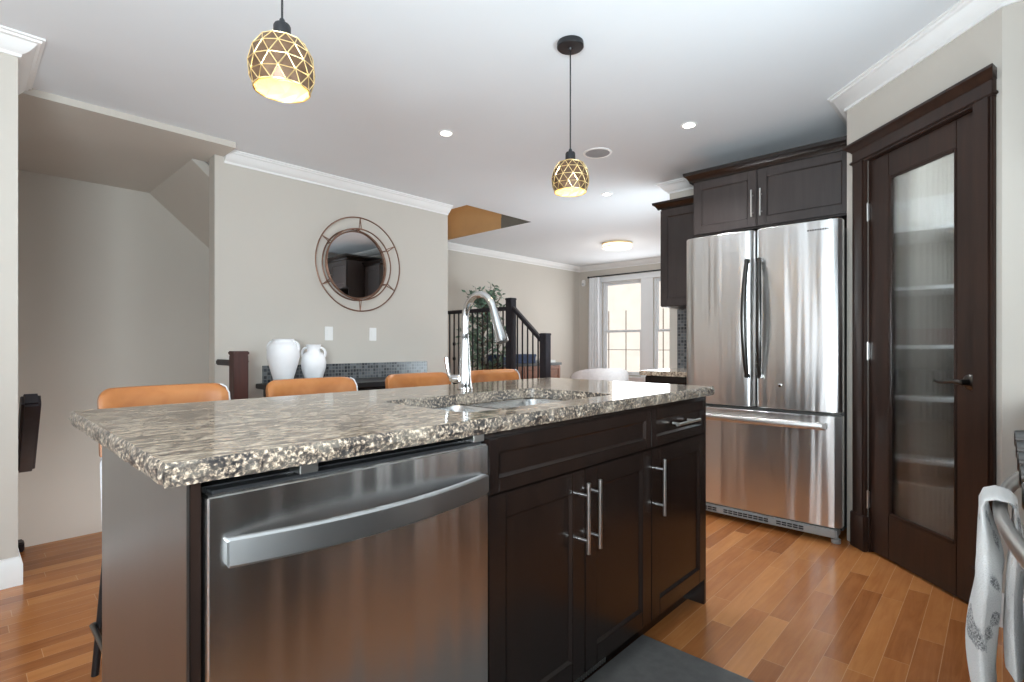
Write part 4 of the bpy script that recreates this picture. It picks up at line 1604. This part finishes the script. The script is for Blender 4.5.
# ------------------------------------------------------------------ ceiling fixtures
def make_pendant(x, y, label):
    t = thing('pendant_lamp', label, 'pendant lamp', (0, 0, 0), group='pendant lamps above the island')
    MB().lathe([(0.061, C - 0.001), (0.062, C - 0.022), (0.058, C - 0.026), (0.012, C - 0.028), (0.008, C - 0.036)], (0, 0, 0), 36).build('canopy', M['black_metal'], t)
    MB().tube([(0, 0, 2.005), (0, 0, C - 0.03)], 0.0032, 8).build('cord', M['black'], t)
    MB().lathe([(0.004, 2.016), (0.007, 2.012), (0.009, 2.002), (0.020, 1.998), (0.023, 1.992), (0.023, 1.960), (0.021, 1.953)], (0, 0, 0), 28).build('socket_cap', M['black_metal'], t)
    # faceted dome: staggered rings joined by triangles
    lev = [(0.034, 1.956), (0.062, 1.944), (0.080, 1.914), (0.087, 1.878), (0.084, 1.845), (0.073, 1.814)]
    n = 12
    rings = []
    for j, (r, z) in enumerate(lev):
        rings.append([Vector((r * math.cos(2 * PI * (k + 0.5 * (j % 2)) / n), r * math.sin(2 * PI * (k + 0.5 * (j % 2)) / n), z)) for k in range(n)])
    tris = []
    for j in range(len(rings) - 1):
        a, b2 = rings[j], rings[j + 1]
        for k in range(n):
            k1 = (k + 1) % n
            if j % 2 == 0:
                tris += [(a[k], a[k1], b2[k]), (b2[k], b2[k1], a[k1])]
            else:
                tris += [(a[k], b2[k], b2[k1]), (a[k], a[k1], b2[k1])]
    b = MB()
    for tr in tris:
        nrm = (tr[1] - tr[0]).cross(tr[2] - tr[0]).normalized()
        cc = (tr[0] + tr[1] + tr[2]) / 3
        if nrm.dot(Vector((cc.x, cc.y, 0))) < 0:
            nrm = -nrm
        pf = [cc + (p - cc) * 0.93 for p in tr]
        b.rings([[p - nrm * 0.0012 for p in pf], [p for p in pf]])
    b.build('shade_facet', M['bronze'], t, smooth=0)
    b = MB()
    seen = set()
    for tr in tris:
        for p, q in ((0, 1), (1, 2), (2, 0)):
            key = tuple(sorted((tuple(round(c_, 4) for c_ in tr[p]), tuple(round(c_, 4) for c_ in tr[q]))))
            if key in seen:
                continue
            seen.add(key)
            b.tube([tr[p], tr[q]], 0.0016, 6)
    b.torus((0, 0, 1.814), 0.0735, 0.0024, 'Z', 48, 8)
    b.build('slit_light_lattice', M['gold'], t)  # gold tubes stand in for light escaping between the facets
    b = MB()
    vr = b.rings([[p * 1.0 - Vector((p.x, p.y, 0)) * 0.03 for p in r_] for r_ in rings], True, False, False)
    b.build('shade_lining', M['shade_in'], t, smooth=0)
    MB().lathe([(0.012, 1.962), (0.014, 1.950), (0.026, 1.925), (0.030, 1.900), (0.024, 1.878), (0.010, 1.868), (0.0, 1.867)], (0, 0, 0), 24, caps=False).build('bulb', M['bulb'], t)
    t.location = (x, y, 0)
    return t


p1 = make_pendant(0.625, 1.47, 'pendant lamp, its lit slits drawn as gold lattice, over the dishwasher end of the island')
p2 = copy_tree(p1)
p2.location = (1.958, 1.466, 0)
p2['label'] = 'pendant lamp, its lit slits drawn as gold lattice, hanging beside the round ceiling speaker'
for x, y in ((0.625, 1.47), (1.958, 1.466)):
    lamp('pendant_light', 'POINT', (x, y, 1.845), 0.6, size=0.03, color=(1, 0.76, 0.42))

for x, y, lab in ((2.226, 2.692, 'small recessed downlight above the round mirror side of the room'),
                  (3.21, 1.461, 'small recessed downlight in front of the fridge cabinets'),
                  (4.149, 2.683, 'small recessed downlight beyond the ceiling speaker')):
    t = thing('recessed_downlight', lab, 'downlight', (x, y, C), group='recessed ceiling downlights')
    MB().lathe([(0.036, C - 0.0005), (0.036, C - 0.004), (0.046, C - 0.006), (0.052, C - 0.003), (0.052, C)], (x, y, 0), 36, caps=False).build('trim_ring', M['white_plastic'], t)
    MB().lathe([(0.0, C - 0.003), (0.036, C - 0.003), (0.036, C - 0.001), (0.0, C - 0.001)], (x, y, 0), 32, caps=False).build('lens', M['lamp_down'], t)
    lamp('downlight_beam', 'SPOT', (x, y, C - 0.03), 34, size=0.05, color=(0.94, 0.97, 1.0), spot_size=math.radians(110), spot_blend=0.9)

sp = thing('ceiling_speaker', 'round grey ceiling speaker beside the far pendant lamp', 'speaker', (3.217, 2.162, C))
MB().lathe([(0.086, C - 0.002), (0.090, C - 0.006), (0.104, C - 0.005), (0.106, C)], (3.217, 2.162, 0), 48, caps=False).build('bezel', M['white_plastic'], sp)
MB().lathe([(0.0, C - 0.006), (0.06, C - 0.0055), (0.088, C - 0.004), (0.088, C - 0.001)], (3.217, 2.162, 0), 48, caps=False).build('speaker_grille', M['grille_grey'], sp)

fl = thing('ceiling_light', 'round flush mount ceiling light in the living room', 'ceiling light', (6.23, 3.866, C))
MB().lathe([(0.19, C - 0.001), (0.205, C - 0.006), (0.205, C - 0.022), (0.198, C - 0.024)], (6.23, 3.866, 0), 48, caps=False).build('rim', M['gold'], fl)
MB().lathe([(0.197, C - 0.02), (0.197, C - 0.060), (0.185, C - 0.074), (0.10, C - 0.083), (0.0, C - 0.085)], (6.23, 3.866, 0), 48, caps=False).build('diffuser', M['lamp_white'], fl)
MB().torus((6.23, 3.866, C - 0.062), 0.199, 0.005, 'Z', 56, 8).build('trim_band', M['gold'], fl)
lamp('ceiling_light_glow', 'POINT', (6.23, 3.866, C - 0.30), 1.5, size=0.15, color=(1, 0.95, 0.88))
lamp('upstairs_lamp', 'POINT', (3.9, 4.7, 3.8), 7, size=0.15, color=(1, 0.86, 0.66))

lamp('stairwell_fill', 'POINT', (0.75, 4.6, -0.3), 7.5, size=0.25, color=LC)  # added unseen lamp below floor level, lifts the stairwell walls

# ------------------------------------------------------------------ range with towel, and the kitchen run behind the viewer
rg_ = thing('range_oven', 'stainless steel range with a bowed grey handle at the picture edge', 'oven', (1.33, -0.4, 0))
b = MB()
b.box(0.95, 1.71, -0.715, -0.085, 0.03, 0.905, 0.004)
b.build('body', M['steel_dw'], rg_)
MB().box(0.955, 1.705, -0.085, -0.060, 0.24, 0.835, 0.006).build('oven_door', M['steel_dw'], rg_)
MB().box(1.05, 1.61, -0.0605, -0.058, 0.32, 0.70, 0.001).build('oven_window', M['glassdoor_black'], rg_)
MB().box(0.955, 1.705, -0.085, -0.062, 0.04, 0.232, 0.006).build('drawer', M['steel_dw'], rg_)
MB().box(0.95, 1.71, -0.105, -0.062, 0.842, 0.935, 0.006).build('control_panel', M['steel_dw'], rg_)
MB().box(0.955, 1.705, -0.71, -0.108, 0.905, 0.925, 0.003).build('cooktop', M['glassdoor_black'], rg_)
for i in range(5):
    x = 1.03 + i * 0.15 + (0.0 if i < 4 else 0.02)
    b = MB()
    b.tube([(x, -0.062, 0.888), (x, -0.050, 0.888), (x, -0.022, 0.888), (x, -0.020, 0.888)], [0.024, 0.022, 0.019, 0.016], 20)
    b.build('knob', M['handle_dark'], rg_)
h = MB()
pts = []
for i in range(33):
    u = i / 32
    pts.append((0.985 + 0.69 * u, -0.036 + 0.039 * math.sin(PI * u) ** 0.9, 0.800))
h.tube(pts, 0.014, 14, flat=(0.75, 1.15))
for x in (0.985, 1.675):
    h.box(x - 0.012, x + 0.012, -0.062, -0.030, 0.787, 0.813, 0.004)
h.build('handle', M['steel_trim'], rg_)

# towel hung over the handle, bunched, two hanging ends
tw = MB()
NU, NV = 40, 26
path = []
zt = 0.8175
front_len, back_len = 0.335, 0.29
tot = front_len + back_len + 0.06
def tow(u):
    """centre line of the towel: front end -> over the bar -> back end; returns y, z, half width scale"""
    d = u * tot
    if d < front_len:
        return 0.0235 + 0.004 * math.sin(d * 22), zt - front_len + d, 1.0 + 0.35 * (1 - d / front_len)
    if d > tot - back_len:
        q = d - (tot - back_len)
        return -0.0165 - 0.002 * math.sin(q * 25), zt - q, 0.92 + 0.25 * (q / back_len)
    a = (d - front_len) / 0.06 * PI
    return 0.0035 + 0.020 * math.cos(a), zt + 0.010 * math.sin(a), 0.96
ringsT = []
for i in range(NU + 1):
    u = i / NU
    y, z, w = tow(u)
    e = 1e-3
    ya, za, _ = tow(max(0, u - e)); yb, zb, _ = tow(min(1, u + e))
    tv = Vector((0, yb - ya, zb - za)).normalized()
    nv = Vector((0, -tv.z, tv.y))
    ring = []
    for k in range(NV):
        a = 2 * PI * k / NV
        hw = 0.062 * w
        th = 0.0185 * (1 + 0.22 * math.sin(3 * a + u * 9) + 0.12 * math.sin(5 * a - u * 14))
        if y < 0.002:
            th *= 0.62
        th *= 0.34 + 0.66 * min(1, max(0, (0.80 - z) / 0.09))
        wob = 0.010 * math.sin(u * 17)
        ring.append(Vector((1.315 + wob + hw * math.cos(a), y, z)) + nv * th * math.sin(a))
    ringsT.append(ring)
tw.rings(ringsT)
twl = thing('hand_towel', 'white and grey knit towel hanging over the range handle', 'towel', (1.315, 0.02, 0.48))
tw.build('cloth', M['towel'], twl, smooth=70)
b = MB()
for i in range(16):
    x = 1.245 + i * 0.0095
    y = 0.025 + 0.008 * math.sin(i * 1.9)
    b.tube([(x, y, 0.492), (x + 0.003, y + 0.003, 0.470), (x, y + 0.004 * math.sin(i), 0.450)], [0.003, 0.003, 0.002], 6)
b.build('fringe', M['towel'], twl)

# cabinets behind the viewer (they show in the steel and the mirror)
def run_cabinet(name, x0, x1, y0, z0, z1, nd, label, kick=True):
    t = thing(name, label, 'cabinet', ((x0 + x1) / 2, (y0 - 0.72) / 2, z0 if not kick else 0))
    b = MB()
    b.box(x0, x1, -0.718, y0, z0, z1, 0.002)
    if kick:
        b.box(x0, x1, -0.718, y0 - 0.06, 0, z0)
    b.build('carcass', M['espresso'], t)
    w = (x1 - x0) / nd
    for i in range(nd):
        d = MB()
        shaker(d, 'Y', y0, x0 + i * w + 0.002, x0 + (i + 1) * w - 0.002, z0 + 0.004, z1 - 0.004, sgn=1)
        dd = d.build('door', M['espresso'], t)
        hx = x0 + (i + (0.9 if i % 2 == 0 else 0.1)) * w
        hz = z0 + 0.05 if z0 > 1 else z1 - 0.25
        bar_pull((hx, y0 + 0.018, hz), (hx, y0 + 0.018, hz + 0.2), (0, 0.034, 0)).build('handle', M['nickel'], dd, org=t['_org'])
    return t


run_cabinet('upper_cabinet', 1.74, 2.795, -0.39, 1.42, 2.26, 3, 'dark upper cabinets beyond the range by the pantry', kick=False)
run_cabinet('upper_cabinet', -1.4, 0.93, -0.39, 1.42, 2.26, 6, 'dark upper cabinets over the counter behind the viewer', kick=False)
run_cabinet('base_cabinet', 1.73, 2.795, -0.12, 0.1, 0.868, 3, 'dark base cabinets beyond the range by the pantry')
run_cabinet('base_cabinet', -1.4, 0.93, -0.12, 0.1, 0.868, 5, 'dark base cabinets under the counter behind the viewer')
for x0, x1, lab in ((1.72, 2.798, 'granite countertop between range and pantry'), (-1.42, 0.94, 'granite countertop behind the viewer')):
    tag(MB().box(x0, x1, -0.718, -0.09, 0.870, 0.905, 0.004).build('countertop', M['granite']), lab, 'countertop')
hd_ = thing('range_hood', 'stainless steel hood above the range', 'range hood', (1.33, -0.5, 1.5))
b = MB()
b.rings([[(0.955, -0.718, 1.55), (1.705, -0.718, 1.55), (1.705, -0.25, 1.55), (0.955, -0.25, 1.55)], [(0.955, -0.718, 1.62), (1.705, -0.718, 1.62), (1.705, -0.25, 1.62), (0.955, -0.25, 1.62)],
         [(1.18, -0.718, 1.85), (1.48, -0.718, 1.85), (1.48, -0.46, 1.85), (1.18, -0.46, 1.85)], [(1.18, -0.718, C - 0.002), (1.48, -0.718, C - 0.002), (1.48, -0.46, C - 0.002), (1.18, -0.46, C - 0.002)]])
b.build('canopy', M['steel'], hd_)

# ------------------------------------------------------------------ outside
m = MB().box(7.9, 30, -15, 25, -0.6, -0.4)
tag(m.build('ground', M['snow']), 'pale snowy yard outside the windows', 'ground', kind='structure')
m = MB().box(-30, -2.9, -15, 25, -0.4, -0.2)
tag(m.build('terrace', M['snow']), 'pale terrace outside the patio door', 'terrace', kind='structure')
m = MB()
m.box(15.0, 15.4, -6, 22, -0.5, 7)
tag(m.build('exterior_wall', M['facade']), 'beige neighbouring house wall outside the windows', 'house wall', kind='structure')
wf = thing('wire_fence', 'thin dark wire garden fence outside the windows', 'fence', (10.5, 5.8, -0.4))
b = MB()
for i in range(15):
    y = 2.6 + i * 0.46
    b.tube([(10.5, y, -0.4), (10.5, y, 1.9)], 0.012, 6)
b.build('post', M['bark'], wf)
b = MB()
for z in (-0.1, 0.45, 1.0):
    b.tube([(10.5, 2.5, z), (10.5, 9.2, z)], 0.008, 6)
b.build('wire', M['bark'], wf)

for o in list(bpy.data.objects):
    if '_org' in o:
        del o['_org']
